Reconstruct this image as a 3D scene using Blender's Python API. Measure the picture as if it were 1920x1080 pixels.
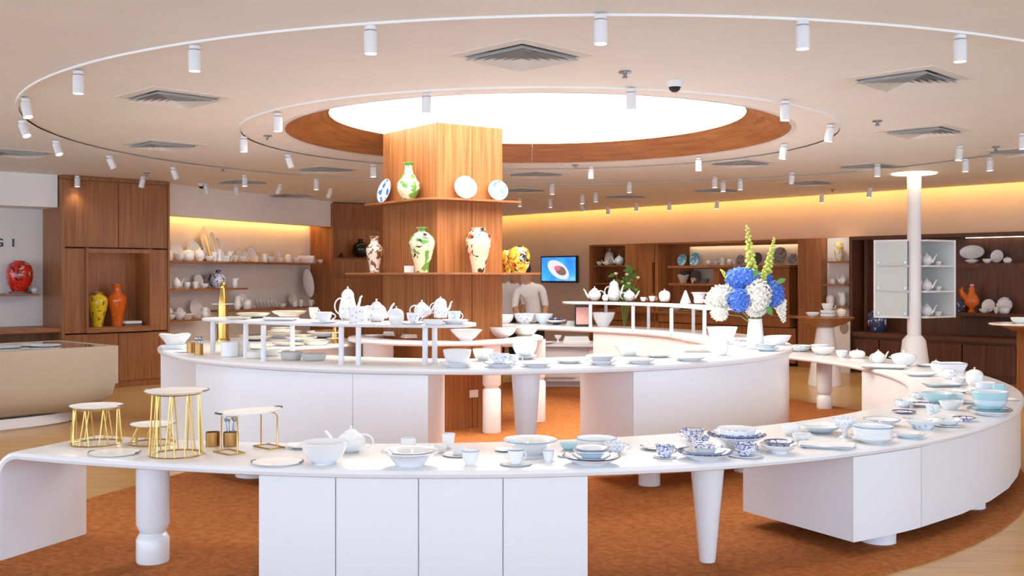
import bpy, bmesh, math, random
from math import sin, cos, pi, radians, hypot, atan2, degrees
from mathutils import Vector, Matrix
for o in list(bpy.data.objects): bpy.data.objects.remove(o)
S = bpy.context.scene
COL = S.collection
random.seed(7)
# ---------------------------------------------------------------- camera, world, exposure
F, H, HY = 1938.0, 1.65, 515.0          # focal length in pixels, eye height, horizon row (1920x1080 frame)
cd = bpy.data.cameras.new('camera'); cam = bpy.data.objects.new('camera', cd); COL.objects.link(cam)
cam.location = (0, 0, H); cam.rotation_euler = (pi/2, 0, 0)
cd.sensor_width = 36; cd.lens = 36*F/1920; cd.shift_y = -(540-HY)/1920; cd.clip_end = 100; cd.clip_start = .05
S.camera = cam
W = bpy.data.worlds.new('world'); S.world = W; W.use_nodes = True
W.node_tree.nodes['Background'].inputs[0].default_value = (.62, .77, 1.0, 1)   # shop-front daylight behind the camera
W.node_tree.nodes['Background'].inputs[1].default_value = 2.1
S.view_settings.view_transform = 'Standard'; S.view_settings.look = 'None'
S.view_settings.exposure = 1.12; S.view_settings.gamma = 1.0; S.view_settings.use_curve_mapping = False
E_PANEL, E_SPOT, E_COVE, E_LED = 4.1, 13.5, 4.6, 4.2
ZC, ZR = 3.057, 3.24                     # ceiling, top of the lit recess

# ---------------------------------------------------------------- pixel helpers
def P(px, py, z):
    d = F*(H-z)/(py-HY); return ((px-960)*d/F, d)
def zpx(py, d): return H-(py-HY)*d/F

# ---------------------------------------------------------------- materials
M = {}
def mat(name, col, rough=.4, metal=0, emit=0, ecol=None, trans=0, spec=.5, coat=0):
    m = bpy.data.materials.new(name); m.use_nodes = True; b = m.node_tree.nodes['Principled BSDF']
    b.inputs['Base Color'].default_value = (*col, 1); b.inputs['Roughness'].default_value = rough
    b.inputs['Metallic'].default_value = metal; b.inputs['Specular IOR Level'].default_value = spec
    b.inputs['Coat Weight'].default_value = coat
    if trans: b.inputs['Transmission Weight'].default_value = trans
    if emit:
        b.inputs['Emission Color'].default_value = (*(ecol or col), 1); b.inputs['Emission Strength'].default_value = emit
    M[name] = m; return m
def nodes(m): return m.node_tree.nodes, m.node_tree.links, m.node_tree.nodes['Principled BSDF']
def ramp(N, stops, interp='LINEAR'):
    r = N.new('ShaderNodeValToRGB'); r.color_ramp.interpolation = interp; e = r.color_ramp.elements
    while len(e) < len(stops): e.new(1)
    for k, (p, c) in enumerate(stops): e[k].position = p; e[k].color = (*c, 1)
    return r
def noisy(name, stops, scale=(1,1,1), nscale=5, detail=4, rough=.5, bump=0, coords='Object', distort=0, spec=.5):
    m = mat(name, stops[0][1], rough, spec=spec); N, L, b = nodes(m)
    t = N.new('ShaderNodeTexCoord'); mp = N.new('ShaderNodeMapping'); mp.inputs['Scale'].default_value = scale
    n = N.new('ShaderNodeTexNoise'); n.inputs['Scale'].default_value = nscale; n.inputs['Detail'].default_value = detail
    n.inputs['Distortion'].default_value = distort
    r = ramp(N, stops)
    L.new(t.outputs[coords], mp.inputs[0]); L.new(mp.outputs[0], n.inputs['Vector']); L.new(n.outputs[0], r.inputs[0]); L.new(r.outputs[0], b.inputs['Base Color'])
    if bump:
        bp = N.new('ShaderNodeBump'); bp.inputs['Strength'].default_value = bump; bp.inputs['Distance'].default_value = .01
        L.new(n.outputs[0], bp.inputs['Height']); L.new(bp.outputs[0], b.inputs['Normal'])
    return m
def painted(name, base, layers, rough=.12):
    """glazed body with hand-painted motifs: layers = [(colour, noise scale, threshold, seed)]"""
    m = mat(name, base, rough, coat=.3); N, L, b = nodes(m)
    t = N.new('ShaderNodeTexCoord'); prev = None
    for col, sc, th, sd in layers:
        mp = N.new('ShaderNodeMapping'); mp.inputs['Location'].default_value = (sd, sd*.7, sd*1.3)
        n = N.new('ShaderNodeTexNoise'); n.inputs['Scale'].default_value = sc; n.inputs['Detail'].default_value = 2.5; n.inputs['Distortion'].default_value = .6
        r = ramp(N, [(th, (0,0,0)), (th+.02, (1,1,1))]); mx = N.new('ShaderNodeMix'); mx.data_type = 'RGBA'
        L.new(t.outputs['Object'], mp.inputs[0]); L.new(mp.outputs[0], n.inputs['Vector']); L.new(n.outputs[0], r.inputs[0]); L.new(r.outputs[0], mx.inputs[0])
        if prev: L.new(prev, mx.inputs[6])
        else: mx.inputs[6].default_value = (*base, 1)
        mx.inputs[7].default_value = (*col, 1); prev = mx.outputs[2]
    L.new(prev, b.inputs['Base Color']); return m
noisy('wood', [(.25,(.20,.068,.021)),(.5,(.32,.118,.036)),(.75,(.43,.170,.056))], (9,9,.35), 4, 5, .38)
noisy('wood_dark', [(.25,(.065,.022,.010)),(.5,(.115,.038,.016)),(.75,(.165,.060,.024))], (9,9,.35), 4, 5, .42)
noisy('wood_shelf', [(.25,(.20,.068,.021)),(.5,(.32,.118,.036)),(.75,(.43,.170,.056))], (1.2,1.2,9), 4, 4, .4)
noisy('wood_column', [(.25,(.20,.068,.021)),(.5,(.32,.118,.036)),(.75,(.43,.170,.056))], (9,9,.3), 4, 5, .55, spec=.2)
noisy('wood_ring', [(.25,(.20,.068,.021)),(.5,(.32,.118,.036)),(.75,(.43,.170,.056))], (.6,.6,14), 4, 5, .4)
noisy('parquet', [(.25,(.46,.25,.085)),(.5,(.57,.335,.125)),(.75,(.66,.42,.175))], (.6,5,1), 3, 5, .28)
noisy('carpet', [(.3,(.31,.10,.026)),(.5,(.40,.137,.038)),(.7,(.48,.175,.055))], (1,1,1), 26, 6, .95, .5, spec=.1)
noisy('plaster', [(.3,(.88,.87,.84)),(.7,(.91,.90,.87))], (1,1,1), 1.5, 2, .6, spec=.3)
noisy('wall_paint', [(.3,(.66,.56,.45)),(.7,(.70,.60,.49))], (1,1,1), 1.5, 2, .7, spec=.2)
noisy('wall_white', [(.3,(.78,.74,.70)),(.7,(.82,.78,.74))], (1,1,1), 1.5, 2, .6, spec=.3)
mat('lacquer', (.84,.84,.845), .25, coat=.15)
mat('lacquer_side', (.84,.84,.845), .4)
mat('desk_cream', (.52,.43,.325), .4)
mat('black', (.015,.015,.017), .4)
mat('white_metal', (.80,.80,.81), .35)
mat('gold', (.62,.40,.12), .25, 1)
mat('bronze', (.42,.22,.07), .3, 1)
mat('steel', (.35,.37,.40), .25, 1)
mat('grille', (.78,.75,.71), .5)
mat('duct_metal', (.30,.30,.31), .5)
mat('lens', (1,1,1), .3, emit=6, ecol=(1,.95,.88))
mat('panel_glow', (1,1,1), .5, emit=E_PANEL, ecol=(1,.965,.91))
mat('cove_glow', (1,.75,.3), .5, emit=E_COVE, ecol=(1,.50,.12))
mat('led_glow', (1,.85,.6), .5, emit=E_LED, ecol=(1,.78,.5))
mat('glass_frost', (.80,.86,.84), .35, trans=.35)
mat('glass_top', (.62,.62,.60), .05, 0, coat=1)
mat('mirror', (.60,.56,.52), .12, .6)
# ceramics
PW = (.87,.88,.89)
mat('porcelain', PW, .12, coat=.4)
mat('porcelain_ivory', (.84,.80,.71), .15, coat=.3)
mat('porcelain_grey', (.55,.52,.48), .35)
mat('glaze_pale_blue', (.66,.80,.88), .12, coat=.4)
mat('glaze_teal', (.42,.70,.76), .12, coat=.4)
mat('teal_line', (.015,.14,.18), .15, coat=.4)
mat('navy_line', (.025,.045,.17), .15, coat=.4)
mat('blue_line', (.20,.36,.62), .15, coat=.4)
mat('gold_line', (.62,.45,.16), .25, .7)
mat('slate', (.10,.10,.11), .4)
painted('blue_flowers', PW, [((.10,.17,.55),9,.53,1.0),((.02,.04,.22),13,.60,4.0)])
painted('navy_band', (.035,.06,.22), [((.55,.62,.80),16,.57,2.0)])
painted('sky_flowers', PW, [((.35,.55,.75),10,.56,3.0)])
painted('grey_script', PW, [((.15,.17,.20),12,.64,6.0)])
painted('marble', (.90,.90,.89), [((.80,.80,.80),3.5,.62,2.0)], .45)
painted('painted_green', (.70,.60,.38), [((.10,.26,.05),2.7,.54,1.0),((.55,.06,.03),4.5,.66,8.0),((.02,.03,.02),3.2,.62,3.0)])
painted('painted_red', (.70,.56,.40), [((.66,.07,.03),2.2,.56,2.5),((.03,.02,.02),3.0,.61,7.0)])
painted('painted_yellow', (.82,.62,.02), [((.05,.06,.10),5,.62,2.0),((.50,.08,.03),6,.64,5.0)])
painted('painted_lemon', PW, [((.80,.58,.05),2.6,.50,1.0),((.03,.25,.35),3,.62,5.0)])
painted('painted_orange', (.72,.13,.01), [((.85,.42,.10),7,.66,2.0)])
painted('painted_crimson', (.62,.02,.01), [((.02,.015,.01),4.5,.60,2.0),((.65,.45,.30),5,.63,6.0)])
painted('painted_harlequin', (.78,.55,.05), [((.02,.02,.02),3.5,.58,2.0),((.60,.12,.03),4,.60,9.0),((.80,.72,.55),4,.62,5.0)])
painted('painted_brown', (.68,.55,.44), [((.16,.06,.02),3.2,.54,2.0)])
painted('painted_black', (.015,.017,.015), [((.10,.16,.03),6,.64,2.0)])
painted('painted_blue_plate', (.86,.87,.90), [((.03,.15,.62),3.6,.53,1.0)])
painted('painted_sky', (.16,.52,.70), [((.75,.88,.92),3.0,.58,1.0)])
painted('painted_grey', (.36,.33,.30), [((.14,.12,.11),6,.56,1.0)])
painted('navy_china', (.04,.06,.16), [((.7,.72,.78),5,.60,1.0)])
mat('shirt', (.72,.68,.64), .8, spec=.2); mat('trousers', (.012,.012,.014), .8, spec=.2); mat('skin', (.42,.22,.13), .55); mat('hair', (.025,.016,.012), .6)
mat('petal_white', (.86,.84,.76), .6); mat('petal_blue', (.08,.22,.75), .6); mat('petal_green', (.55,.62,.12), .6); mat('leaf', (.10,.28,.05), .5); mat('stem', (.20,.33,.08), .6)
mat('napkin', (.70,.69,.68), .9); mat('paper', (.85,.84,.82), .7); mat('rooster', (.75,.16,.02), .3); mat('pink_card', (.72,.38,.33), .6)

# ---------------------------------------------------------------- mesh builder
class MB:
    def __init__(s): s.v = []; s.f = []; s.m = []; s.sm = []
    def add(s, vs, fs, m=0, smooth=False):
        b = len(s.v); s.v += [tuple(x) for x in vs]
        for k, f in enumerate(fs):
            s.f.append(tuple(b+i for i in f)); s.m.append(m[k] if isinstance(m, list) else m); s.sm.append(smooth)
        return s
    def box(s, c, d, m=0, R=None, bev=0):
        x, y, z = (q/2 for q in d); vs = [Vector((a*x, b*y, e*z)) for a in (-1,1) for b in (-1,1) for e in (-1,1)]
        if R is not None: vs = [R @ q for q in vs]
        vs = [q+Vector(c) for q in vs]
        return s.add(vs, [(0,1,3,2),(4,6,7,5),(0,4,5,1),(2,3,7,6),(0,2,6,4),(1,5,7,3)], m)
    def prism(s, poly, z0, z1, m=0):
        n = len(poly); vs = [(*p[:2], z0) for p in poly]+[(*p[:2], z1) for p in poly]
        return s.add(vs, [tuple(range(n))[::-1], tuple(range(n, 2*n))]+[(i, (i+1) % n, n+(i+1) % n, n+i) for i in range(n)], m)
    def lathe(s, prof, n=32, c=(0,0,0), m=0, sx=1, sy=1, wob=None):
        """prof: (r, z[, material of the segment that follows])"""
        vs, fs, ms = [], [], []; rows = []
        for q in prof:
            r, z = q[0], q[1]
            if r < 1e-6: rows.append([len(vs)]); vs.append((c[0], c[1], c[2]+z))
            else:
                row = []
                for k in range(n):
                    a = 2*pi*k/n; rr = r*(wob(a) if wob else 1); row.append(len(vs)); vs.append((c[0]+rr*cos(a)*sx, c[1]+rr*sin(a)*sy, c[2]+z))
                rows.append(row)
        for k in range(len(rows)-1):
            A, B = rows[k], rows[k+1]; mm = prof[k][2] if len(prof[k]) > 2 else m
            for i in range(n):
                j = (i+1) % n
                if len(A) == 1 and len(B) == 1: continue
                if len(A) == 1: fs.append((A[0], B[j], B[i]))
                elif len(B) == 1: fs.append((A[i], A[j], B[0]))
                else: fs.append((A[i], A[j], B[j], B[i]))
                ms.append(mm)
        return s.add(vs, fs, ms, True)
    def tube(s, path, r, n=8, m=0, closed=False, flat=1.0):
        path = [Vector(p) for p in path]; N = len(path); rs = r if isinstance(r, (list, tuple)) else [r]*N
        vs, fs = [], []; up = None
        for k, p in enumerate(path):
            a = path[k-1] if (k or closed) else p; b = path[(k+1) % N] if (k < N-1 or closed) else p
            t = (b-a).normalized()
            if up is None: up = Vector((0,0,1)) if abs(t.z) < .9 else Vector((1,0,0))
            x = t.cross(up)
            if x.length < 1e-4: x = t.cross(Vector((0,1,0)))
            x.normalize(); y = x.cross(t); up = y
            for i in range(n):
                q = 2*pi*i/n; vs.append(p+x*cos(q)*rs[k]*flat+y*sin(q)*rs[k])
        for k in range(N if closed else N-1):
            for i in range(n):
                j = (i+1) % n; k2 = (k+1) % N; fs.append((k*n+i, k*n+j, k2*n+j, k2*n+i))
        if not closed: fs += [tuple(range(n))[::-1], tuple((N-1)*n+i for i in range(n))]
        return s.add(vs, fs, m, True)
    def mesh(s, name, mats):
        me = bpy.data.meshes.new(name); me.from_pydata(s.v, [], s.f)
        for q in mats: me.materials.append(M[q] if isinstance(q, str) else q)
        me.polygons.foreach_set('material_index', s.m); me.polygons.foreach_set('use_smooth', s.sm)
        bm = bmesh.new(); bm.from_mesh(me); bmesh.ops.recalc_face_normals(bm, faces=bm.faces); bm.to_mesh(me); bm.free()
        try: me.set_sharp_from_angle(angle=radians(40))
        except Exception: pass
        return me
def link(name, me, parent=None, loc=None):
    o = bpy.data.objects.new(name, me); COL.objects.link(o)
    if parent: o.parent = parent
    if loc: o.location = loc
    return o
def obj(name, mb, mats, parent=None, loc=None): return link(name, mb.mesh(name, mats if isinstance(mats, (list, tuple)) else [mats]), parent, loc)
def tag(o, label, cat, group=None, kind=None):
    if label: o['label'] = label
    if cat: o['category'] = cat
    if group: o['group'] = group
    if kind: o['kind'] = kind
    return o
def thing(name, label, cat, loc=(0,0,0), rz=0, group=None):
    o = bpy.data.objects.new(name, None); COL.objects.link(o); o.location = loc; o.rotation_euler = (0,0,rz); o.empty_display_size = .05
    return tag(o, label, cat, group)
def struct(name, mb, mats, label=None, parent=None):
    o = obj(name, mb, mats, parent)
    if not parent: o['kind'] = 'structure'
    if label: o['label'] = label
    return o
class Wall:
    """a vertical plane in plan: origin, direction along it, normal into the room"""
    def __init__(s, p0, p1, flip=1):
        s.p = Vector(p0); d = Vector(p1)-s.p; s.len = d.length; s.u = d.normalized(); s.n = Vector((s.u.y, -s.u.x))*flip
    def at(s, q, off=0): return s.p+s.u*q+s.n*off
    def s_px(s, px, off=0):                      # where the plane (moved off into the room) crosses the pixel column
        k = (px-960)/F; p = s.p+s.n*off
        return (k*p.y-p.x)/(s.u.x-k*s.u.y)
    def d_px(s, px, off=0): return s.at(s.s_px(px, off), off).y
    def z_px(s, px, py, off=0): return zpx(py, s.d_px(px, off))
    def box(s, mb, s0, s1, o0, o1, z0, z1, m=0):
        return mb.prism([s.at(s0,o0), s.at(s1,o0), s.at(s1,o1), s.at(s0,o1)], z0, z1, m)
    def R(s): return atan2(s.u.y, s.u.x)
# ================================================================ ROOM SHELL
RW = Wall((-.19,24.8), (7.76,15.67))            # right-hand wall (line of the ceiling edge)
LW1 = Wall((-7.0,14.1), (-6.4,14.6))            # left wall with lettering
CB1 = Wall((-6.30,14.55), (-5.20,15.60))        # tall wooden cabinet
LW2 = Wall((-5.37,16.0), (-3.57,19.9))          # left wall with shelves (line of the shelf fronts)
CB2 = Wall((-3.50,19.95), (-1.9,21.15))         # wooden unit behind the column
RC = (.25, 10.5); RR, RT = 2.5, 2.08            # ceiling recess

mb = MB(); mb.add([(-14,-4,0),(16,-4,0),(16,30,0),(-14,30,0)], [(0,1,2,3)]); struct('floor', mb, 'parquet', 'pale wooden floor around the brown carpet')
# carpet
cx, cy, R = -1.23, 10.44, 5.78
pts = [(-3.95,5.35)]
a0 = degrees(atan2(5.35-cy, -3.95-cx))
for k in range(1, 73): a = radians(a0+(75-a0)*k/72); pts.append((cx+R*cos(a), cy+R*sin(a)))
pts += [(-1.5,14.5), (-1.7,11.2), (-2.93,7.99), (-3.09,7.58)]
tag(obj('carpet', MB().prism(pts, .001, .014), 'carpet'), 'round rust-brown carpet under the curved tables', 'carpet')

# ceiling with a round hole
poly = [Vector(q) for q in ((-14,-4),(16,-4),(16,6.21),(-3.5,28.6),(-14,28.6))]
def cast(c, a):
    d = Vector((cos(a), sin(a))); best = 1e9
    for i in range(len(poly)):
        p, q = poly[i], poly[(i+1) % len(poly)]; e = q-p; den = d.x*e.y-d.y*e.x
        if abs(den) < 1e-9: continue
        w = p-Vector(c); t = (w.x*e.y-w.y*e.x)/den; u = (w.x*d.y-w.y*d.x)/den
        if t > 0 and -1e-6 <= u <= 1+1e-6: best = min(best, t)
    return best
angs = sorted([2*pi*k/128 for k in range(128)]+[atan2(p.y-RC[1], p.x-RC[0]) % (2*pi) for p in poly])
vs = []; fs = []
for a in angs:
    t = cast(RC, a); c, s_ = cos(a), sin(a)
    vs += [(RC[0]+RR*c, RC[1]+RR*s_, ZC), (RC[0]+t*c, RC[1]+t*s_, ZC), (RC[0]+t*c, RC[1]+t*s_, ZC+.05), (RC[0]+RR*c, RC[1]+RR*s_, ZC+.05)]
n = len(angs)
for i in range(n):
    j = (i+1) % n
    for k in range(4): fs.append((4*i+k, 4*j+k, 4*j+(k+1) % 4, 4*i+(k+1) % 4))
CEIL = struct('ceiling', MB().add(vs, fs), 'plaster', 'cream plaster ceiling with a round lit recess')
# recess: white lip, wooden cone, glowing panel
mb = MB(); mb.lathe([(RR,ZC-.004),(RR+.045,ZC-.004),(RR+.045,ZC+.01),(RR,ZC+.01)], 96, (*RC,0)); o = struct('trim_1', mb, 'white_metal', 'white lip around the ceiling recess')
mb = MB(); NB = 24
rec = thing('ceiling_recess', 'sloping wooden ring around the round glowing ceiling panel', 'ceiling recess', (*RC, ZC))
rec['kind'] = 'structure'; del rec['category']
for k in range(NB):                                   # veneered segments of the ring
    mb = MB(); A = [2*pi*(k+t/4)/NB+.0006*(1 if t == 0 else -1 if t == 4 else 0) for t in range(5)]; vs = []; fs = []
    for a in A: vs += [(RR*cos(a), RR*sin(a), 0), (RT*cos(a), RT*sin(a), ZR-ZC), ((RT+.03)*cos(a), (RT+.03)*sin(a), ZR-ZC+.02), ((RR+.03)*cos(a), (RR+.03)*sin(a), .02)]
    for i in range(4):
        for q in range(4): fs.append((4*i+q, 4*i+4+q, 4*i+4+(q+1) % 4, 4*i+(q+1) % 4))
    fs += [(0,1,2,3), (16,17,18,19)]
    obj('veneer_segment', mb.add(vs, fs, 0), 'wood_ring', rec)
mb = MB().lathe([(RT,ZR-ZC-.006),(RT+.02,ZR-ZC-.006),(RT+.02,ZR-ZC+.004),(RT,ZR-ZC+.004)], 96); obj('inner_rim', mb, 'gold_line', rec)
mb = MB().lathe([(0,ZR-ZC+.006),(RT+.02,ZR-ZC+.006),(RT+.02,ZR-ZC+.03),(0,ZR-ZC+.03)], 96); obj('light_panel', mb, 'panel_glow', rec)['label'] = 'glowing white light panel'

# right-hand wall, set back behind the ceiling edge, with the cove light above it
mb = MB(); RW.box(mb, -6, 24.5, -.45, -.30, 0, 3.5); struct('wall_right', mb, 'wall_paint', 'beige wall washed by warm cove light')
mb = MB(); RW.box(mb, -6, 24.5, -.30, .0, 3.44, 3.5); RW.box(mb, -6, 24.5, -.02, 0, ZC+.05, 3.44); struct('trim_2', mb, 'plaster', 'light cove above the beige wall')
mb = MB(); RW.box(mb, -5.5, 24, -.16, -.06, ZC+.06, ZC+.085); tag(obj('cove_light', mb, 'cove_glow'), 'long warm light strip hidden in the cove above the beige wall', 'light strip')
# left walls
def dep(w, px, off=0): return w.s_px(px, off)
mb = MB(); LW1.box(mb, -7, .75, -.75, -.62, 0, ZC); struct('wall_left', mb, 'wall_white', 'white wall with lettering and a red vase shelf')
mb = MB(); LW1.box(mb, -7, dep(LW1,108), -.62, 0, zpx(389,14.6), ZC); struct('trim_3', mb, 'plaster', 'white bulkhead over the lettered wall')
mb = MB(); LW1.box(mb, -7, dep(LW1,84,-.5), -.60, -.54, 2.60, 2.63); tag(obj('cove_light', mb, 'cove_glow'), 'warm light strip hidden behind the bulkhead of the lettered wall', 'light strip')
mb = MB(); LW2.box(mb, -.6, LW2.len+.1, -.55, -.42, 0, ZC); struct('wall_left_shelves', mb, 'wall_white', 'white wall behind the crockery shelves')
zb = 2.575; bend = LW2.s_px(430)
p0, p1, p2 = LW2.at(-.35, .10), LW2.at(bend, .03), LW2.at(LW2.len+.12, .06)
mb = MB(); mb.prism([p0, p1, p2, LW2.at(LW2.len+.12,-.22), LW2.at(-.35,-.22)], zb, ZC); struct('trim_4', mb, 'plaster', 'white bulkhead over the crockery shelves')
mb = MB(); LW2.box(mb, -.3, LW2.len, -.36, -.30, 2.60, 2.63); tag(obj('cove_light', mb, 'cove_glow'), 'warm light strip behind the bulkhead over the crockery shelves', 'light strip')
mb = MB(); w = Wall(CB2.at(CB2.len,-.5), RW.at(-3,-.3)); w.box(mb, -.2, w.len+.3, -.1, 0, 0, ZC); struct('wall_back', mb, 'wall_paint', 'beige back wall behind the column')

# lettering on the left wall (only the last characters are in view)
let = thing('wall_lettering', 'black raised letters on the white wall above the red vase', 'lettering')
for ch, px in (('G',-7), ('1',22)):
    cu = bpy.data.curves.new('t', 'FONT'); cu.body = ch; cu.size = .16; cu.extrude = .006; cu.offset = .003; to = bpy.data.objects.new('t', cu); COL.objects.link(to)
    bpy.context.view_layer.update(); me = bpy.data.meshes.new_from_object(to.evaluated_get(bpy.context.evaluated_depsgraph_get())); bpy.data.objects.remove(to)
    me.materials.clear(); me.materials.append(M['black'])
    q = LW1.at(LW1.s_px(px,-.61)-.02, -.612); o = link('letter', me, let, (q.x, q.y, LW1.z_px(5,462,-.61))); o.rotation_euler = (pi/2, 0, LW1.R())

# ================================================================ COLUMN
K0, KL, KR = Vector((-.78,10.77)), Vector((-1.456,11.66)), Vector((-.104,11.24)); KB = KL+KR-K0
col = thing('column', 'square wood-clad column rising into the glowing ceiling recess', 'column', (-.78,11.45,0)); KC = Vector((-.78,11.45)); col['kind'] = 'structure'; del col['category']
def ins(p, e): return p+(KC-p).normalized()*e
obj('core', MB().prism([q-KC for q in (ins(K0,.03), ins(KR,.03), ins(KB,.03), ins(KL,.03))], 0, ZR-.001), 'wood_column', col)
def panel_on(p, q, t0, t1, z0, z1, th=.016):
    d = (q-p); n_ = Vector((d.y,-d.x)).normalized()
    a, b = p+d*t0, p+d*t1; g = d.normalized()*.004; a += g; b -= g
    obj('panel', MB().prism([a-KC, b-KC, b-n_*th-KC, a-n_*th-KC], z0, z1), 'wood_column', col)
def tpx(p, q, px):
    k = (px-960)/F; d = q-p; return (k*p.y-p.x)/(d.x-k*d.y)
for (z0, z1) in ((.0,1.652),(1.672,2.422),(2.442,ZR-.002)):
    for a, b, seam in ((K0,KR,tpx(K0,KR,885)), (KL,K0,tpx(KL,K0,760)), (KR,KB,.5), (KB,KL,.5)):
        panel_on(a, b, 0, seam, z0, z1); panel_on(a, b, seam, 1, z0, z1)
# power socket on the right face
w = Wall(K0, KR); s0, s1 = w.s_px(880), w.s_px(896); d = w.d_px(888)
mb = MB(); w.box(mb, s0, s1, 0, .008, zpx(745,d), zpx(731,d)); so = tag(obj('power_socket', mb, 'paper'), 'small white power socket low on the wooden column', 'socket')
# two thin shelves around the column
def rounded(e, n=8):
    out = []
    for a, p, b in ((KL,K0,KR),(K0,KR,KB),(KR,KB,KL),(KB,KL,K0)):
        n1 = Vector(((p-a).y, -(p-a).x)).normalized(); n2 = Vector(((b-p).y, -(b-p).x)).normalized()
        for k in range(n+1):
            v = (n1*(1-k/n)+n2*(k/n)).normalized(); out.append(p+v*e)
    return out
ZS1, ZS2 = 1.662, 2.432
mb = MB().prism(rounded(.42), ZS1-.010, ZS1+.010); sh1 = tag(obj('column_shelf', mb, 'wood_shelf'), 'wide thin wooden shelf around the column at eye level', 'shelf')
mb = MB().prism(rounded(.205), ZS2-.010, ZS2+.010); sh2 = tag(obj('column_shelf', mb, 'wood_shelf'), 'narrow thin wooden shelf around the column near the ceiling', 'shelf')

# ================================================================ CURVED TABLES
def interp(tab, x):
    if x <= tab[0][0]: return tab[0][1]
    for (a, b), (c, d) in zip(tab, tab[1:]):
        if x <= c: return b+(d-b)*(x-a)/(c-a)
    return tab[-1][1]
def arc_slab(C, rin, rout, t0, t1, ztop, th, n=80, fall=None, rnd=False, bev=None, fall_end=False):
    """curved slab with rounded noses; fall = radius of a waterfall end at t0 going to the floor"""
    b = bev or th*.48; secs = []
    def sect(t, k=0, a=0, drop=0):
        r0, r1 = interp(rin, t), interp(rout, t); q = radians(t); rad = Vector((cos(q), sin(q), 0)); tan = Vector((sin(q), -cos(q), 0)); up = Vector((0,0,1))
        base = Vector((C[0], C[1], ztop))+tan*(k)-up*drop; nrm = up*cos(a)+tan*sin(a); out = []
        for r, h in ((r0+b,0),(r0+b*.3,-b*.3),(r0,-th*.5),(r0+b*.3,-th+b*.3),(r0+b,-th),(r1-b,-th),(r1-b*.3,-th+b*.3),(r1,-th*.5),(r1-b*.3,-b*.3),(r1-b,0)):
            out.append(base+rad*r+nrm*h)
        return out
    if fall:
        secs.append(sect(t0, fall, pi/2, ztop-.012)); secs.append(sect(t0, fall, pi/2, fall))
        for k in range(1, 9): a = pi/2*(1-k/9); secs.append(sect(t0, fall*sin(a), a, fall*(1-cos(a))))
    for k in range(n+1): secs.append(sect(t0+(t1-t0)*k/n))
    vs = [p for s_ in secs for p in s_]; m = 10; fs = []
    for i in range(len(secs)-1):
        for k in range(m): fs.append((i*m+k, i*m+(k+1) % m, (i+1)*m+(k+1) % m, (i+1)*m+k))
    fs += [tuple(range(m)), tuple((len(secs)-1)*m+k for k in range(m))]
    return MB().add(vs, fs, 0, True)
def arc_box(C, r0, r1, t0, t1, z0, z1, n=24, m=0):
    f0 = r0 if callable(r0) else (lambda t: r0); f1 = r1 if callable(r1) else (lambda t: r1)
    A = [t0+(t1-t0)*k/n for k in range(n+1)]
    pl = [(C[0]+f1(a)*cos(radians(a)), C[1]+f1(a)*sin(radians(a))) for a in A]+[(C[0]+f0(a)*cos(radians(a)), C[1]+f0(a)*sin(radians(a))) for a in A[::-1]]
    k = len(A); vs = [(*p, z0) for p in pl]+[(*p, z1) for p in pl]; N = 2*k; fs = []
    for i in range(k-1):
        fs += [(i, i+1, N-2-i, N-1-i), (N+i, N+i+1, 2*N-2-i, 2*N-1-i), (i, i+1, N+i+1, N+i), (N-2-i, N-1-i, 2*N-1-i, 2*N-2-i)]
    fs += [(0, N-1, 2*N-1, N), (k-1, k, N+k, N+k-1)]
    return MB().add(vs, fs, m)
C0, C1, C3 = (-.86,10.87), (-.36,10.38), (-.75,11.5)
Z0, Z1, Z3, ZL, ZB = .645, .98, .97, .90, .65
IN0 = [(-113,4.70),(60,4.70)]; OUT0 = [(-113,5.37),(-100,5.44),(-90,5.54),(-80,5.62),(-70,5.68),(-55,5.68),(-30,5.60),(0,5.62),(36,5.55)]
IN1 = [(-172,2.10),(-70,2.10),(-10,2.28),(18,2.32),(45,2.64),(62,2.80),(80,3.05),(90,3.2)]; OUT1 = [(-172,3.06),(-150,2.99),(-100,2.99),(-60,3.02),(-10,3.08),(18,3.22),(45,3.42),(62,3.62),(80,3.92),(90,4.05)]
def base_unit(name, label, C, rin, rout, t0, t1, zb, zt, seams, ov=.035, plinth=True, cyl=None):
    """floating cabinet under a curved top: carcass, one front per seam, round plinth"""
    tm = (t0+t1)/2; th = thing(name, label, 'cabinet'); f1 = lambda t: interp(rout, t)-ov; f0 = lambda t: interp(rin, t)+ov
    obj('carcass', arc_box(C, f0, lambda t: f1(t)-.018, t0+.05, t1-.05, zb, zt), 'lacquer_side', th)
    ts = [t0]+seams+[t1]
    for a, b in zip(ts, ts[1:]):
        obj('door', arc_box(C, lambda t: f1(t)-.017, f1, a+.035, b-.035, zb, zt-.004, 8), 'lacquer', th)
    for px_, py_, r_ in cyl or []:
        x_, y_ = P(px_, py_, 0); obj('plinth', MB().lathe([(0,.012),(r_,.012),(r_,zb),(0,zb)], 32), 'lacquer_side', th, (x_, y_+r_, 0))
    if plinth and not cyl:
        q = radians(tm); rm = (f0(tm)+f1(tm))/2; c = (C[0]+rm*cos(q), C[1]+rm*sin(q))
        L = max(.22, radians(t1-t0)*rm*.5-.35); mb = MB().lathe([(0,.012),(1,.012),(1,zb),(0,zb)], 40, (0,0,0), 0, .27, L)
        o = obj('plinth', mb, 'lacquer_side', th, (*c, 0)); o.rotation_euler = (0,0,q)
    return th
def t_at(C, px, r):                          # angle on a circle (near side) seen at a pixel column
    best = None
    for k in range(-1800, 1000):
        t = k/10; x, y = C[0]+r*cos(radians(t)), C[1]+r*sin(radians(t)); e = abs(960+F*x/y-px)
        if y < C[1] and (best is None or e < best[0]): best = (e, t)
    return best[1]
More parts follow.
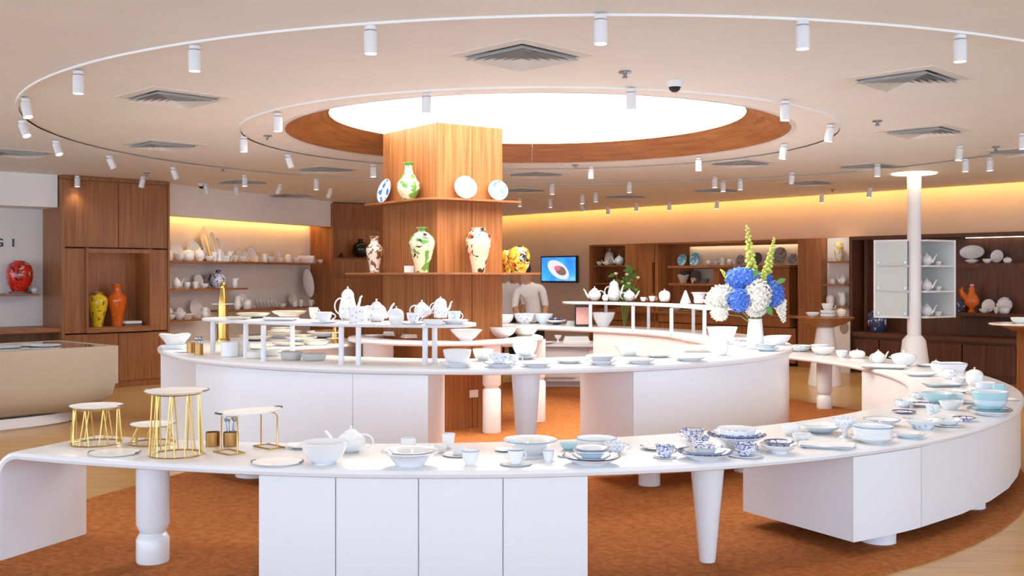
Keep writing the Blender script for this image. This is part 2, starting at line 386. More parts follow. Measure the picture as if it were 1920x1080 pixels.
# lowest, outer table
t = thing('curved_table', 'long low white curved table with a rolled-down end', 'table', (0,0,0))
obj('tabletop', arc_slab(C0, IN0, OUT0, -111.3, 36, Z0, .048, 90, fall=.17), 'lacquer', t)
def leg_lathe(kind, zt):
    if kind == 'baluster': return [(0,0),(.086,0),(.092,.012),(.092,.135),(.075,.165),(.066,.17),(.075,.178),(.092,.22),(.092,zt),(0,zt)]
    if kind == 'cone': return [(0,0),(.042,0),(.046,.01),(.100,zt),(0,zt)]
    if kind == 'split': return [(0,0),(.092,0),(.096,.012),(.096,zt*.48),(.085,zt*.5),(.068,zt*.515),(.085,zt*.53),(.096,zt*.55),(.096,zt),(0,zt)]
def leg(parent, x, y, kind, zt): obj('leg', MB().lathe(leg_lathe(kind, zt), 40), 'lacquer', parent, (x, y, .012))
leg(t, -2.05, 5.90, 'baluster', Z0-.055); leg(t, 1.115, 5.90, 'cone', Z0-.055); leg(t, 3.82, 12.64, 'baluster', Z0-.055)
rr = 5.5
base_unit('display_cabinet', 'four-door white curved cabinet under the low table', C0, IN0, OUT0, t_at(C0,478,5.5), t_at(C0,1100,5.56), .03, Z0-.048, [t_at(C0,628,5.5), t_at(C0,786,5.55), t_at(C0,945,5.58)], .04, False)
base_unit('display_cabinet', 'two-door white curved cabinet raised on a round plinth under the low table', C0, IN0, OUT0, t_at(C0,1597,5.64), t_at(C0,1872,5.60), .10, Z0-.048, [t_at(C0,1727,5.64)], .03, cyl=[(1658,1027,.105),(1830,960,.105)])
base_unit('display_cabinet', 'white curved cabinet under the far arm of the low table', C0, IN0, OUT0, -24, 6, .10, Z0-.048, [-9], .03)
# taller, inner table
t = thing('curved_table', 'tall white curved table with rolled-down end circling the column', 'table', (0,0,0))
obj('tabletop', arc_slab(C1, IN1, OUT1, -170, 88, Z1, .05, 100, fall=.14), 'lacquer', t)
leg(t, .105, 7.85, 'cone', Z1-.06); 
for ch in t.children:
    if ch.name.startswith('leg'): ch.scale = (1.12,1.12,1)
base_unit('display_cabinet', 'wide white curved cabinet under the tall table beside the column', C1, IN1, OUT1, t_at(C1,367,2.95), t_at(C1,803,2.95), .20, Z1-.05, [t_at(C1,661,2.95)], .04, cyl=[(468,901,.15),(700,905,.15)])
base_unit('display_cabinet', 'white curved cabinet under the tall table near the flower vase', C1, IN1, OUT1, t_at(C1,1188,2.98), t_at(C1,1466,3.0), .20, Z1-.05, [], .04, cyl=[(1220,916,.085),(1400,890,.085)])
base_unit('display_cabinet', 'cream curved cabinet under the far arm of the tall table', C1, IN1, OUT1, 2, 61, .26, Z1-.05, [30], .03, True)
# ring table hugging the column
t = thing('column_table', 'narrow white ring table hugging the wooden column', 'table', (0,0,0))
obj('tabletop', arc_slab(C3, [(-200,.70),(-170,.78),(-30,.78),(0,.80),(24,.9)], [(-200,.95),(-180,1.06),(-120,1.10),(-30,1.10),(0,1.10),(24,1.08)], -196, 24, Z3, .045, 60), 'lacquer', t)
leg(t, -.21, 10.72, 'split', Z3-.055)
obj('leg', MB().lathe([(0,0),(.16,0),(.165,.02),(.165,Z3-.055),(0,Z3-.055)], 40), 'lacquer', t, (-1.43,11.05,.012))
leg(t, .28, 11.55, 'split', Z3-.055)
# round side table left of the column
t = thing('round_table', 'round cream-sided display table left of the column', 'table', (-2.66,11.55,0))
obj('tabletop', MB().lathe([(0,ZL-.04),(.96,ZL-.04),(.985,ZL-.03),(.99,ZL-.018),(.98,ZL-.005),(.965,ZL),(0,ZL)], 64), 'lacquer', t)
obj('drum', MB().lathe([(0,.012),(.90,.012),(.90,ZL-.04),(0,ZL-.04)], 64), 'lacquer_side', t)
# low table behind the column, right side
t = thing('low_table', 'low white table with cream drawers behind the ring table', 'table', (0,0,0))
def obox(mb, x0, x1, y0, y1, z0, z1, m=0): return mb.box(((x0+x1)/2,(y0+y1)/2,(z0+z1)/2), (x1-x0,y1-y0,z1-z0), m)
obj('tabletop', obox(MB(), -.6, 1.42, 14.9, 15.6, ZB-.04, ZB), 'lacquer', t)
obj('carcass', obox(MB(), .1, 1.4, 15.02, 15.55, .10, ZB-.04), 'lacquer_side', t)
obj('drawer', obox(MB(), .42, .92, 14.99, 15.02, .16, ZB-.06), 'lacquer', t); obj('drawer', obox(MB(), 1.12, 1.38, 14.99, 15.02, .12, ZB-.06), 'lacquer', t)
obj('plinth', obox(MB(), .2, 1.3, 15.1, 15.5, .0, .10), 'lacquer_side', t)
# risers standing on the tall table
ZQ1, ZQ2 = 1.285, 1.30
def riser(label, t0, t1, r0, r1, zt, posts):
    th = thing('riser_shelf', label, 'shelf', (0,0,0))
    n = 40; A = [t0+(t1-t0)*k/n for k in range(n+1)]; rm = [(r0(a)+r1(a))/2 for a in A]; hw = [(r1(a)-r0(a))/2*min(1, (1-(max(0, 1-k/4) ** 2)) ** .5+.12, (1-(max(0, 1-(n-k)/4) ** 2)) ** .5+.12) for k, a in enumerate(A)]
    tabI = list(zip(A, [m_-h for m_, h in zip(rm, hw)])); tabO = list(zip(A, [m_+h for m_, h in zip(rm, hw)]))
    obj('shelf_board', arc_slab(C1, tabI, tabO, t0, t1, zt, .026, n), 'white_metal', th)
    for (a, r) in posts:
        x, y = C1[0]+r*cos(radians(a)), C1[1]+r*sin(radians(a))
        obj('post', MB().lathe([(0,0),(.026,0),(.026,.006),(.0205,.008),(.0205,zt-Z1-.026),(0,zt-Z1-.026)], 16), 'white_metal', th, (x, y, Z1))
    return th
def pol(px, py, z):
    x, y = P(px, py, z); return (degrees(atan2(y-C1[1], x-C1[0])), hypot(x-C1[0], y-C1[1]))
riser('white metal riser shelf on posts with coffee pots, beside the column', -147, -88, lambda a: 2.27, lambda a: 2.80, ZQ1,
      [pol(*q, Z1) for q in ((399,664),(461,672),(494,678),(548,664),(640,683),(672,684),(797,684),(815,682))])
riser('white metal riser shelf on posts with white teapots, behind the flower vase', 12, 72, lambda a: interp(IN1,a)+.14, lambda a: interp(IN1,a)+.62, ZQ2,
      [pol(*q, Z1) for q in ((1107,615.5),(1136,612),(1187,620),(1216,616),(1259,627),(1300,621),(1321,632.5),)])
# ================================================================ LEFT SIDE FURNITURE
def wbox(w, s0, s1, o0, o1, z0, z1): mb = MB(); w.box(mb, s0, s1, o0, o1, z0, z1); return mb
def wpx(w, parent, name, px0, px1, o0, o1, z0, z1, m):      # box between two pixel columns of a wall plane
    return obj(name, wbox(w, w.s_px(px0,o1), w.s_px(px1,o1), o0, o1, z0, z1), m, parent)
# tall wooden cabinet with a lit niche
t = thing('tall_cabinet', 'tall reddish wood cabinet with a lit niche holding two vases', 'cabinet')
w = CB1; e = w.len; zn0, zn1 = w.z_px(222,612), w.z_px(222,468); zmid, zlow = w.z_px(222,467), w.z_px(222,622)
D = .42
obj('side_panel', wbox(w, -.04, 0, -.75, .015, 0, 3.02), 'wood', t); obj('side_panel', wbox(w, e, e+.03, -.6, .015, 0, 3.02), 'wood', t)
obj('top_panel', wbox(w, -.04, e+.03, -.6, .015, 3.0, 3.05), 'wood', t); obj('back_panel', wbox(w, 0, e, -.62, -D, 0, 3.0), 'wood', t)
sm = w.s_px(222)
for a, b in ((0,sm),(sm,e)):
    d_ = obj('door', wbox(w, a+.006, b-.006, -.02, 0, zmid+.03, 2.985), 'wood', t)
    obj('door', wbox(w, a+.006, b-.006, -.02, 0, .10, zlow-.03), 'wood', t)
obj('carcass', wbox(w, 0, e, -D, -.021, zmid+.02, 3.0), 'wood', t); obj('carcass', wbox(w, 0, e, -D, -.021, .0, zlow-.02), 'wood', t)
na, nb = w.s_px(163), w.s_px(277)
obj('stile', wbox(w, .006, na-.03, -D, .0, zlow, zmid), 'wood', t); obj('stile', wbox(w, nb+.03, e-.006, -D, .0, zlow, zmid), 'wood', t)
for nm, a, b, z0, z1 in (('niche_side',na-.03,na,zn0-.02,zn1+.02),('niche_side',nb,nb+.03,zn0-.02,zn1+.02)): obj(nm, wbox(w, a, b, -D, .07, z0, z1), 'wood', t)
obj('niche_floor', wbox(w, na-.03, nb+.03, -D, .07, zlow, zn0), 'wood_shelf', t); obj('niche_top', wbox(w, na-.03, nb+.03, -D, .07, zn1, zmid), 'wood', t)
obj('niche_light', wbox(w, na+.05, nb-.05, -.07, -.05, zn1-.010, zn1), 'led_glow', t); obj('valance', wbox(w, na, nb, .05, .07, zn1-.05, zn1), 'wood', t)
NICHE1 = (w, zn0)
# counter and shelf of the lettered wall
zs = LW1.z_px(40,551,-.2); mb = wbox(LW1, -5, LW1.s_px(75,-.2), -.62, -.2, zs-.03, zs); tag(obj('wall_shelf', mb, 'wood_shelf'), 'short wooden wall shelf carrying the red vase', 'shelf')
Z_RED = zs
zc = LW1.z_px(60,615,-.0)
t = thing('wall_counter', 'wooden counter with a dark open gap below on the lettered wall', 'counter'); q = LW1.s_px(122,.0)
obj('counter_top', wbox(LW1, -5, q, -.62, .06, zc-.07, zc), 'wood_shelf', t); obj('recessed_back', wbox(LW1, -5, q, -.6, -.35, zc-.20, zc-.07), 'wood', t); obj('front', wbox(LW1, -5, q, -.6, .02, 0, zc-.20), 'wood', t)
# boat-shaped cream desk
t = thing('reception_desk', 'cream boat-shaped display desk with glass top on oval plinth', 'desk')
A, B = Vector((-7.2,8.55)), Vector((-4.43,11.63)); u = (B-A).normalized(); nn = Vector((u.y,-u.x)); zt = .84; L = (B-A).length; DW = 1.45
hull = [(0,zt),(0,.42),(-.05,.27),(-.16,.16),(-.34,.11),(-DW+.34,.11),(-DW+.16,.16),(-DW+.05,.27),(-DW,.42),(-DW,zt)]
vs = []; fs = []; stations = [(0,0,0),(L-.30,0,0),(L-.13,0,.10),(L-.04,0,.22),(L,0,.36)]
for s_, _, cut in stations:
    for o_, z in hull:
        zz = max(z, .11+cut*.9) if z < .7 else z
        p = A+u*s_+nn*o_; vs.append((p.x, p.y, zz))
m_ = len(hull)
for i in range(len(stations)-1):
    for k in range(m_): fs.append((i*m_+k, i*m_+(k+1) % m_, (i+1)*m_+(k+1) % m_, (i+1)*m_+k))
fs += [tuple(range(m_)), tuple((len(stations)-1)*m_+k for k in range(m_))]
obj('body', MB().add(vs, fs, 0, True), 'desk_cream', t)
def dq(s0, s1, o0, o1): return [A+u*s0+nn*o0, A+u*s1+nn*o0, A+u*s1+nn*o1, A+u*s0+nn*o1]
obj('glass_top', MB().prism(dq(.05,L-.06,-.05,-DW+.05), zt, zt+.008), 'glass_top', t)
for q0, q1, o0, o1 in ((0,L,0,-.05),(0,L,-DW+.05,-DW),(L-.06,L,-.05,-DW+.05)): obj('rim', MB().prism(dq(q0,q1,o0,o1), zt, zt+.012), 'desk_cream', t)
c = A+u*(L-1.05)+nn*(-.62); o = obj('plinth', MB().lathe([(0,0),(.96,0),(1,.015),(1,.12),(0,.12)], 48, (0,0,0), 0, .85, .42), 'white_metal', t, (c.x, c.y, 0)); o.rotation_euler = (0,0,atan2(u.y,u.x))
DESK = (A, u, nn, zt+.008, L)
# crockery shelves on the left wall
w = LW2; SH = {}
for key, px0, px1, py, lab in (('top',311,611,491,'long wooden wall shelf crowded with white dishes under the bulkhead'),('mid',311,465,541,'short wooden middle wall shelf with a blue painted jar'),
                               ('low',311,392,599,'short lowest wooden wall shelf with standing plates'),('right',430,592,578,'wooden wall shelf with a row of small plates beside the tall oval platter')):
    z = w.z_px((px0+px1)/2, py); SH[key] = z; tag(obj('wall_shelf', wbox(w, w.s_px(px0), w.s_px(px1), -.42, 0, z-.03, z), 'wood_shelf'), lab, 'shelf')
mb = wbox(w, w.s_px(314,-.3), w.s_px(585,-.3), -.42, -.40, 2.0, 2.25)
# wooden unit behind the column
t = thing('tall_cabinet', 'tall wood unit with lit niches behind the column', 'cabinet'); w = CB2; e = w.len
z0_, z1_ = w.z_px(660,521), w.z_px(660,425); zs_ = w.z_px(660,482)
obj('side_panel', MB().prism([LW2.at(LW2.len+.05,.12), w.at(.0,.0), w.at(.0,-.5), LW2.at(LW2.len+.05,-.5)], 0, ZC-.03), 'wood', t)
obj('back_panel', wbox(w, .02, e, -.6, -.45, 0, ZC-.02), 'wood', t)
obj('upper_front', wbox(w, .02, e, -.45, 0, z1_, ZC-.02), 'wood', t); obj('lower_front', wbox(w, .02, e, -.45, 0, 0, z0_), 'wood', t)
obj('stile', wbox(w, .02, w.s_px(627), -.45, 0, z0_, z1_), 'wood', t)
obj('niche_shelf', wbox(w, w.s_px(627), e, -.45, -.03, zs_-.03, zs_), 'wood_shelf', t); obj('niche_light', wbox(w, w.s_px(632), e-.1, -.10, -.085, z1_-.010, z1_), 'led_glow', t); obj('valance', wbox(w, w.s_px(627), e, -.03, -.005, z1_-.05, z1_), 'wood', t)
obj('niche_light', wbox(w, w.s_px(632), e-.1, -.10, -.085, zs_-.040, zs_-.03), 'led_glow', t); obj('valance', wbox(w, w.s_px(627), e, -.05, -.03, zs_-.065, zs_), 'wood_shelf', t)
NICHE2 = (w, zs_)

# ================================================================ RIGHT SIDE FURNITURE
w = RW; FO = .18
def z_(px, py, off=FO): return w.z_px(px, py, off)
ZTOP = z_(1320,453)
# unit A
t = thing('wall_cabinet', 'wooden wall cabinet with lit display niche behind the flower vase', 'cabinet')
sA = lambda px, o=FO: w.s_px(px, o)
zsh = z_(1320,498); zs2 = z_(1280,531); zcn = z_(1300,585)
obj('back_panel', wbox(w, sA(1107), sA(1538), -.29, -.26, .0, ZTOP-.03), 'wood', t)
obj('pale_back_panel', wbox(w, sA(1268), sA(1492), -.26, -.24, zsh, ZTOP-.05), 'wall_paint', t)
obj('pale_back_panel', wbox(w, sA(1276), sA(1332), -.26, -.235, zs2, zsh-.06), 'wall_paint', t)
obj('top_board', wbox(w, sA(1105), sA(1540), -.29, FO, ZTOP-.035, ZTOP), 'wood', t)
for a, b, m in ((1105,1109,'wood'),(1228,1234,'wood'),(1496,1540,'wood')): obj('upright' if b-a < 30 else 'door', wbox(w, sA(a), sA(b), -.26, FO, .0, ZTOP-.035), m, t)
mb = MB(); zd0, zd1 = z_(1225,550), z_(1225,492)
w.box(mb, sA(1172), sA(1222.5), -.26, FO, 0, ZTOP-.035); w.box(mb, sA(1222.5), sA(1226), -.26, FO, 0, zd0); w.box(mb, sA(1222.5), sA(1226), -.26, FO, zd1, ZTOP-.035); obj('door', mb, 'wood', t)
obj('shelf_board', wbox(w, sA(1250), sA(1478), -.26, FO-.03, zsh-.045, zsh), 'wood_shelf', t)
obj('shelf_board', wbox(w, sA(1250), sA(1345), -.26, FO-.05, zs2-.045, zs2), 'wood_shelf', t)
obj('divider', wbox(w, sA(1334), sA(1345), -.26, FO-.06, zcn, zsh-.045), 'wood', t)
zl1 = z_(1140,497); obj('shelf_board', wbox(w, sA(1109), sA(1172), -.26, FO-.05, zl1-.03, zl1), 'wood_shelf', t); zl2 = z_(1140,531); obj('shelf_board', wbox(w, sA(1109), sA(1172), -.26, FO-.05, zl2-.03, zl2), 'wood_shelf', t)
obj('counter', wbox(w, sA(1109), sA(1496), -.26, FO+.02, zcn-.05, zcn), 'wood_shelf', t)
obj('drawer', wbox(w, sA(1110), sA(1300), -.2, FO, zcn-.22, zcn-.055), 'wood', t); obj('drawer', wbox(w, sA(1301), sA(1480), -.2, FO, zcn-.22, zcn-.055), 'wood', t)
obj('drawer', wbox(w, sA(1110), sA(1300), -.2, FO-.01, .06, zcn-.235), 'wood', t); obj('drawer', wbox(w, sA(1301), sA(1490), -.2, FO-.01, .06, zcn-.235), 'wood', t)
obj('wood_front', wbox(w, sA(1345), sA(1470), -.22, .02, zcn, zsh-.05), 'wood', t)
obj('niche_light', wbox(w, sA(1270), sA(1490), -.20, -.16, ZTOP-.045, ZTOP-.035), 'led_glow', t); obj('valance', wbox(w, sA(1250), sA(1494), -.13, -.11, ZTOP-.085, ZTOP-.035), 'wood', t)
UA = dict(top=zsh, mid=zs2, counter=zcn, left=zl1, left2=zl2)
# white pier with three small shelves
t = thing('pier_shelving', 'narrow white pier with three small wooden shelves between the cabinets', 'shelf')
obj('back_panel', wbox(w, sA(1540)+.005, sA(1592)-.01, -.29, .0, 0, ZTOP+.0), 'wall_white', t); PS = []
for py in (490,533,574):
    z = z_(1566,py); PS.append(z); obj('shelf_board', wbox(w, sA(1545), sA(1591), .0, FO+.05, z-.025, z), 'wood_shelf', t)
# unit B
t = thing('wall_cabinet', 'long dark wood wall cabinet behind the glass showcase', 'cabinet')
zb1, zb2, zbc = z_(1860,493), z_(1860,588), z_(1750,628)
end = w.s_px(2060, FO)
obj('back_panel', wbox(w, sA(1594), end, -.29, -.26, 0, ZTOP-.02), 'wood_dark', t)
obj('top_board', wbox(w, sA(1592), end, -.29, FO, ZTOP-.05, ZTOP+.01), 'wood_dark', t); obj('upright', wbox(w, sA(1592), sA(1598), -.26, FO, 0, ZTOP-.05), 'wood_dark', t)
obj('upright', wbox(w, sA(1620,-.1), sA(1626,-.1), -.26, -.1, zbc, ZTOP-.05), 'wood_dark', t)
obj('shelf_board', wbox(w, sA(1776), end, -.26, .06, zb1-.035, zb1), 'wood_dark', t); obj('shelf_board', wbox(w, sA(1776), end, -.26, .06, zb2-.05, zb2), 'wood_dark', t)
obj('niche_light', wbox(w, sA(1790), end-.2, -.2, -.19, ZTOP-.058, ZTOP-.05), 'led_glow', t); obj('niche_light', wbox(w, sA(1790), end-.2, -.03, -.02, zb1-.043, zb1-.035), 'led_glow', t); obj('valance', wbox(w, sA(1776), end, .045, .06, zb1-.075, zb1-.035), 'wood_dark', t)
obj('counter', wbox(w, sA(1598), end, -.26, FO+.20, zbc-.07, zbc), 'wood_dark', t)
obj('base', wbox(w, sA(1598), end, -.26, FO+.12, .0, zbc-.07), 'wood_dark', t)
ed = [sA(p, FO+.16) for p in (1600,1648,1710,1804,1906)]+[end]
for a, b in zip(ed, ed[1:]): obj('door', wbox(w, a+.012, b-.012, FO+.12, FO+.16, .12, zbc-.12), 'wood_dark', t)
UB = dict(top=zb1, low=zb2, counter=zbc)
# wall television
t = thing('television', 'small flat television on the beige wall showing a blue picture', 'television')
a, b = w.s_px(1014,-.18), w.s_px(1081,-.18); z0t, z1t = w.z_px(1048,530,-.18), w.z_px(1048,480,-.18)
obj('casing', wbox(w, a, b, -.24, -.18, z0t, z1t), 'black', t); obj('bracket', wbox(w, a+.3, b-.3, -.30, -.24, z0t+.15, z1t-.15), 'black', t)
m = mat('tv_picture', (.05,.2,.6), .3, emit=1.0); N, Lk, bs = nodes(m); tc = N.new('ShaderNodeTexCoord'); gr = N.new('ShaderNodeTexNoise'); gr.inputs['Scale'].default_value = 2.2
rp = ramp(N, [(.3,(.01,.10,.55)),(.55,(.02,.22,.75)),(.75,(.25,.45,.85))]); Lk.new(tc.outputs['Object'], gr.inputs['Vector']); Lk.new(gr.outputs[0], rp.inputs[0]); Lk.new(rp.outputs[0], bs.inputs['Emission Color'])
scr = obj('screen', wbox(w, a+.03, b-.03, -.18, -.178, z0t+.04, z1t-.03), 'tv_picture', t)
mat('tv_plate', (.3,.3,.6), .3, emit=.9, ecol=(.42,.42,.72)); mat('tv_red', (.5,.1,.1), .3, emit=.8, ecol=(.5,.10,.14))
cT = w.at((a+b)/2, -.176); hw, hh = (b-a)*.32, (z1t-z0t)*.30
def disc(nm, cs, cz, rw, rh, rot, m, off):
    vs = []
    for k in range(24):
        q = 2*pi*k/24; x, y = rw*cos(q), rh*sin(q); x, y = x*cos(rot)-y*sin(rot), x*sin(rot)+y*cos(rot); p = cT+w.u*(cs+x)+w.n*off; vs.append((p.x, p.y, (z0t+z1t)/2+cz+y))
    obj(nm, MB().add(vs, [tuple(range(24))]), m, scr)
disc('picture_detail', 0, -.01, hw, hh, -.4, 'tv_plate', .0); disc('picture_detail', .08, -.03, hw*.5, hh*.55, -.3, 'paper', .001); disc('picture_detail', -.03, .03, hw*.28, hh*.3, 0, 'tv_red', .002)
mb = wbox(w, w.s_px(945,-.28), w.s_px(1084,-.28), -.30, -.28, .75, w.z_px(1048,555,-.28)); 
# white pole with a square glass showcase
d = 14.35; px_ = 1714; X = (px_-960)*d/F
t = thing('showcase_pole', 'white floor-to-ceiling pole with flared foot carrying a square showcase', 'pole', (X, d, 0))
obj('shaft', MB().lathe([(0,.8),(.092,.8),(.092,ZC-.02),(0,ZC-.02)], 32), 'lacquer_side', t)
obj('flared_foot', MB().lathe([(0,0),(.23,0),(.25,.02),(.205,.35),(.155,.74),(.11,.80),(.092,.81),(0,.81)], 32), 'lacquer_side', t)
obj('lit_collar', MB().lathe([(.10,ZC-.012),(.29,ZC-.012),(.30,ZC-.001),(.10,ZC-.001)], 48), 'led_glow', t)
z0c, z1c = zpx(596,14.15), zpx(450,14.15)
t = thing('glass_showcase', 'square white showcase with one frosted side hung on the pole', 'showcase', (0,0,0))
kc = Vector((X-.005, d-.16)); kl = Vector(((1640-960)/F*14.55, 14.55)); kr = Vector(((1790-960)/F*14.60, 14.60)); kb = kl+kr-kc
def quad(a, b, th, z0, z1): 
    dd = (b-a); nr = Vector((-dd.y, dd.x)).normalized()*th
    return MB().prism([a, b, b+nr, a+nr], z0, z1)
ctr = (kc+kl+kr+kb)/4; SC = (kc, kl, kr, kb)
zi = [z0c+(z1c-z0c)*k/3 for k in range(4)]
for k in range(4):
    zz = zi[k]
    # boards are notched around the pole at the front corner
    g1, g2 = kc+(kl-kc)*.24, kc+(kr-kc)*.24; gi = kc+(kl-kc)*.28+(kr-kc)*.28
    obj('shelf_board', MB().prism([g1, kl, kb, kr, g2, gi], zz-.012, zz+.012), 'lacquer_side', t)
obj('frosted_pane', quad(kc+(kl-kc)*.25, kl, -.01, z0c+.012, z1c-.012), 'glass_frost', t)
obj('back_pane', quad(kl, kb, -.01, z0c+.012, z1c-.012), 'glass_frost', t); obj('back_pane', quad(kb, kr, -.01, z0c+.012, z1c-.012), 'glass_frost', t)
for q in (kl, kr, kb): 
    mb = MB().lathe([(0,z0c-.012),(.016,z0c-.012),(.016,z1c+.012),(0,z1c+.012)], 8, (q.x,q.y,0)); obj('corner_post', mb, 'lacquer_side', t)
for k in range(3):
    for f_ in (.30,.92):
        p = kc+(kl-kc)*f_; obj('clip', MB().box((p.x-.005, p.y-.012, zi[k]+.05), (.03,.015,.03)), 'steel', t)
SHOW_Z = [z+.012 for z in zi[:3]]
# wooden pedestal table and the table at the right edge
d = 15.4; X = (1547-960)*d/F; zt = zpx(596, d-.35)
t = thing('pedestal_table', 'round wooden bowl-topped table on a white cone pedestal', 'table', (X, d, 0)); ZPED = zt
obj('tabletop', MB().lathe([(0,zt-.16),(.12,zt-.155),(.28,zt-.10),(.41,zt-.025),(.42,zt-.012),(.42,zt),(0,zt)], 48), 'wood', t)
obj('pedestal', MB().lathe([(0,0),(.24,0),(.25,.02),(.12,zt-.155),(0,zt-.155)], 40), 'lacquer_side', t); PED = (X, d)
d = 13.2; X = (1990-960)*d/F; zt = zpx(606, d)
t = thing('side_table', 'oval pale-edged table with wooden side beyond the low table', 'table', (X, d, 0)); ZSIDE = zt; SIDE = (X, d)
obj('tabletop', MB().lathe([(0,zt-.03),(.88,zt-.03),(.91,zt-.015),(.9,zt),(0,zt)], 48, (0,0,0), 0, 1, .55), 'porcelain_ivory', t)
obj('apron', MB().lathe([(0,zt-.10),(.6,zt-.10),(.78,zt-.03),(0,zt-.03)], 40, (0,0,0), 0, 1, .5), 'wood', t)
obj('side_board', MB().box((-.45,0,(zt-.1)/2), (.05,.4,zt-.1)), 'wood', t); obj('side_board', MB().box((.45,0,(zt-.1)/2), (.05,.4,zt-.1)), 'wood', t); obj('shelf_board', MB().box((0,0,.42), (.85,.38,.03)), 'wood', t)
# tall oval mirror panel leaning by the pier
t = thing('mirror_panel', 'pale upright board with an oval dark mirror behind the pedestal table', 'mirror'); q = RW.at(RW.s_px(1573,.5), .5)
za, zb_ = 0, zpx(599, q.y); zm = zpx(614, q.y)
obj('board', wbox(RW, RW.s_px(1556,.5), RW.s_px(1592,.5), .46, .49, 0, zb_), 'wall_white', t)
vs = [];
for k in range(24):
    a = 2*pi*k/24; p = RW.at(RW.s_px(1583,.49)+.085*cos(a), .493); vs.append((p.x, p.y, zm+.11*sin(a)))
obj('oval_mirror', MB().add(vs, [tuple(range(24))]), 'mirror', t)

# ================================================================ CEILING FIXTURES
def on_ceiling(px, py): d = F*(ZC-H)/(HY-py); return ((px-960)*d/F, d)
# tracks
for nm, c, r, lab in (('outer',(.60,10.78),5.2,'wide circular white lighting track on the ceiling'),('inner',(.27,10.73),3.0,'small circular white lighting track around the ceiling recess')):
    o = obj('lighting_track', MB().lathe([(r-.012,ZC-.014),(r+.012,ZC-.014),(r+.012,ZC),(r-.012,ZC)], 160, (*c,0)), 'plaster'); tag(o, lab, 'track')
# air diffusers
def sqring(e0, z0, e1, z1):
    vs = [(a*e0, b*e0, z0) for a, b in ((-1,-1),(1,-1),(1,1),(-1,1))]+[(a*e1, b*e1, z1) for a, b in ((-1,-1),(1,-1),(1,1),(-1,1))]
    return vs, [(i, (i+1) % 4, 4+(i+1) % 4, 4+i) for i in range(4)]
mb = MB(); vs, fs = sqring(.335,-.004,.335,0); mb.add(vs, fs); vs, fs = sqring(.335,-.004,.265,-.012); mb.add(vs, fs); vs, fs = sqring(.265,-.012,.265,0); mb.add(vs, fs)
ME_VF = mb.mesh('frame', ['grille']); q_ = [(a*.268, b*.268) for a, b in ((-1,-1),(1,-1),(1,1),(-1,1))]; mb = MB(); mb.add([(*p, .0) for p in q_]+[(*p, .34) for p in q_], [(0,1,5,4),(1,2,6,5),(2,3,7,6),(3,0,4,7),(4,5,6,7)]); ME_VB = mb.mesh('duct', ['duct_metal'])
ME_VS = []
for k in range(6):
    e = .258-k*.043; mb = MB(); vs, fs = sqring(e, -.034, max(e-.034,.003), -.006); mb.add(vs, fs); vs, fs = sqring(e, -.037, max(e-.034,.003), -.009); mb.add(vs, fs); ME_VS.append(mb.mesh('louvre', ['grille']))
VENTS = [(978,103,'nearest the small lighting track'),(325,182,'inside the wide track'),(1700,147,''),(305,271,''),(30,286,''),(1733,245,''),(612,317,''),(1388,305,''),(1628,311,''),(1005,326,''),(980,356,''),(1342,356,''),(1515,342,''),(545,366,''),(455,341,''),(1172,368,''),(1915,283,'')]
for px, py, _ in VENTS:
    x, y = on_ceiling(px, py); rr_ = hypot(x-.6, y-10.78); wh = 'between the two circular tracks' if rr_ < 5.2 else ('outside the wide track towards the shelf wall' if x < -2 else 'outside the wide track towards the beige wall')
    t = thing('air_diffuser', 'square white air diffuser with dark stepped louvres '+wh, 'air vent', (x, y, ZC), radians(45), 'air diffusers '+wh)
    link('frame', ME_VF, t); link('duct', ME_VB, t)
    for me in ME_VS: link('louvre', me, t)
# the ceiling sheet is cut open under every duct and at the recess
from mathutils.geometry import delaunay_2d_cdt
loops = [[Vector(q) for q in poly], [Vector((RC[0]+RR*cos(2*pi*k/128), RC[1]+RR*sin(2*pi*k/128))) for k in range(128)]]
for px, py, _ in VENTS:
    x, y = on_ceiling(px, py); e = .262*2**.5; loops.append([Vector((x+e, y)), Vector((x, y+e)), Vector((x-e, y)), Vector((x, y-e))])
pv, pe = [], []
for L_ in loops:
    b0 = len(pv); pv += L_; pe += [(b0+k, b0+(k+1) % len(L_)) for k in range(len(L_))]
cv, ce, cf, *_r = delaunay_2d_cdt(pv, pe, [], 0, 1e-6)
def in_hole(c):
    if (c-Vector(RC)).length < RR*.9995: return True
    return any(abs(c.x-(L_[0].x+L_[2].x)/2)+abs(c.y-L_[0].y) < .262*2**.5-1e-5 for L_ in loops[2:])
keep = []
for t_ in cf:
    c = sum((cv[k] for k in t_), Vector((0,0)))/len(t_); ins_ = True
    for k in range(len(poly)):
        a, b = poly[k], poly[(k+1) % len(poly)]; ins_ &= (b-a).cross(c-a) > 0
    if ins_ and not in_hole(c): keep.append(tuple(t_))
n = len(cv); vs = [(p.x, p.y, ZC) for p in cv]+[(p.x, p.y, ZC+.05) for p in cv]; fs = keep+[tuple(n+k for k in t_[::-1]) for t_ in keep]
cnt = {}
for t_ in keep:
    for k in range(len(t_)): q = (t_[k], t_[(k+1) % len(t_)]); cnt[tuple(sorted(q))] = cnt.get(tuple(sorted(q)), 0)+1
fs += [(a, b, n+b, n+a) for (a, b), c in cnt.items() if c == 1]
CEIL.data = MB().add(vs, fs).mesh('ceiling', ['plaster'])
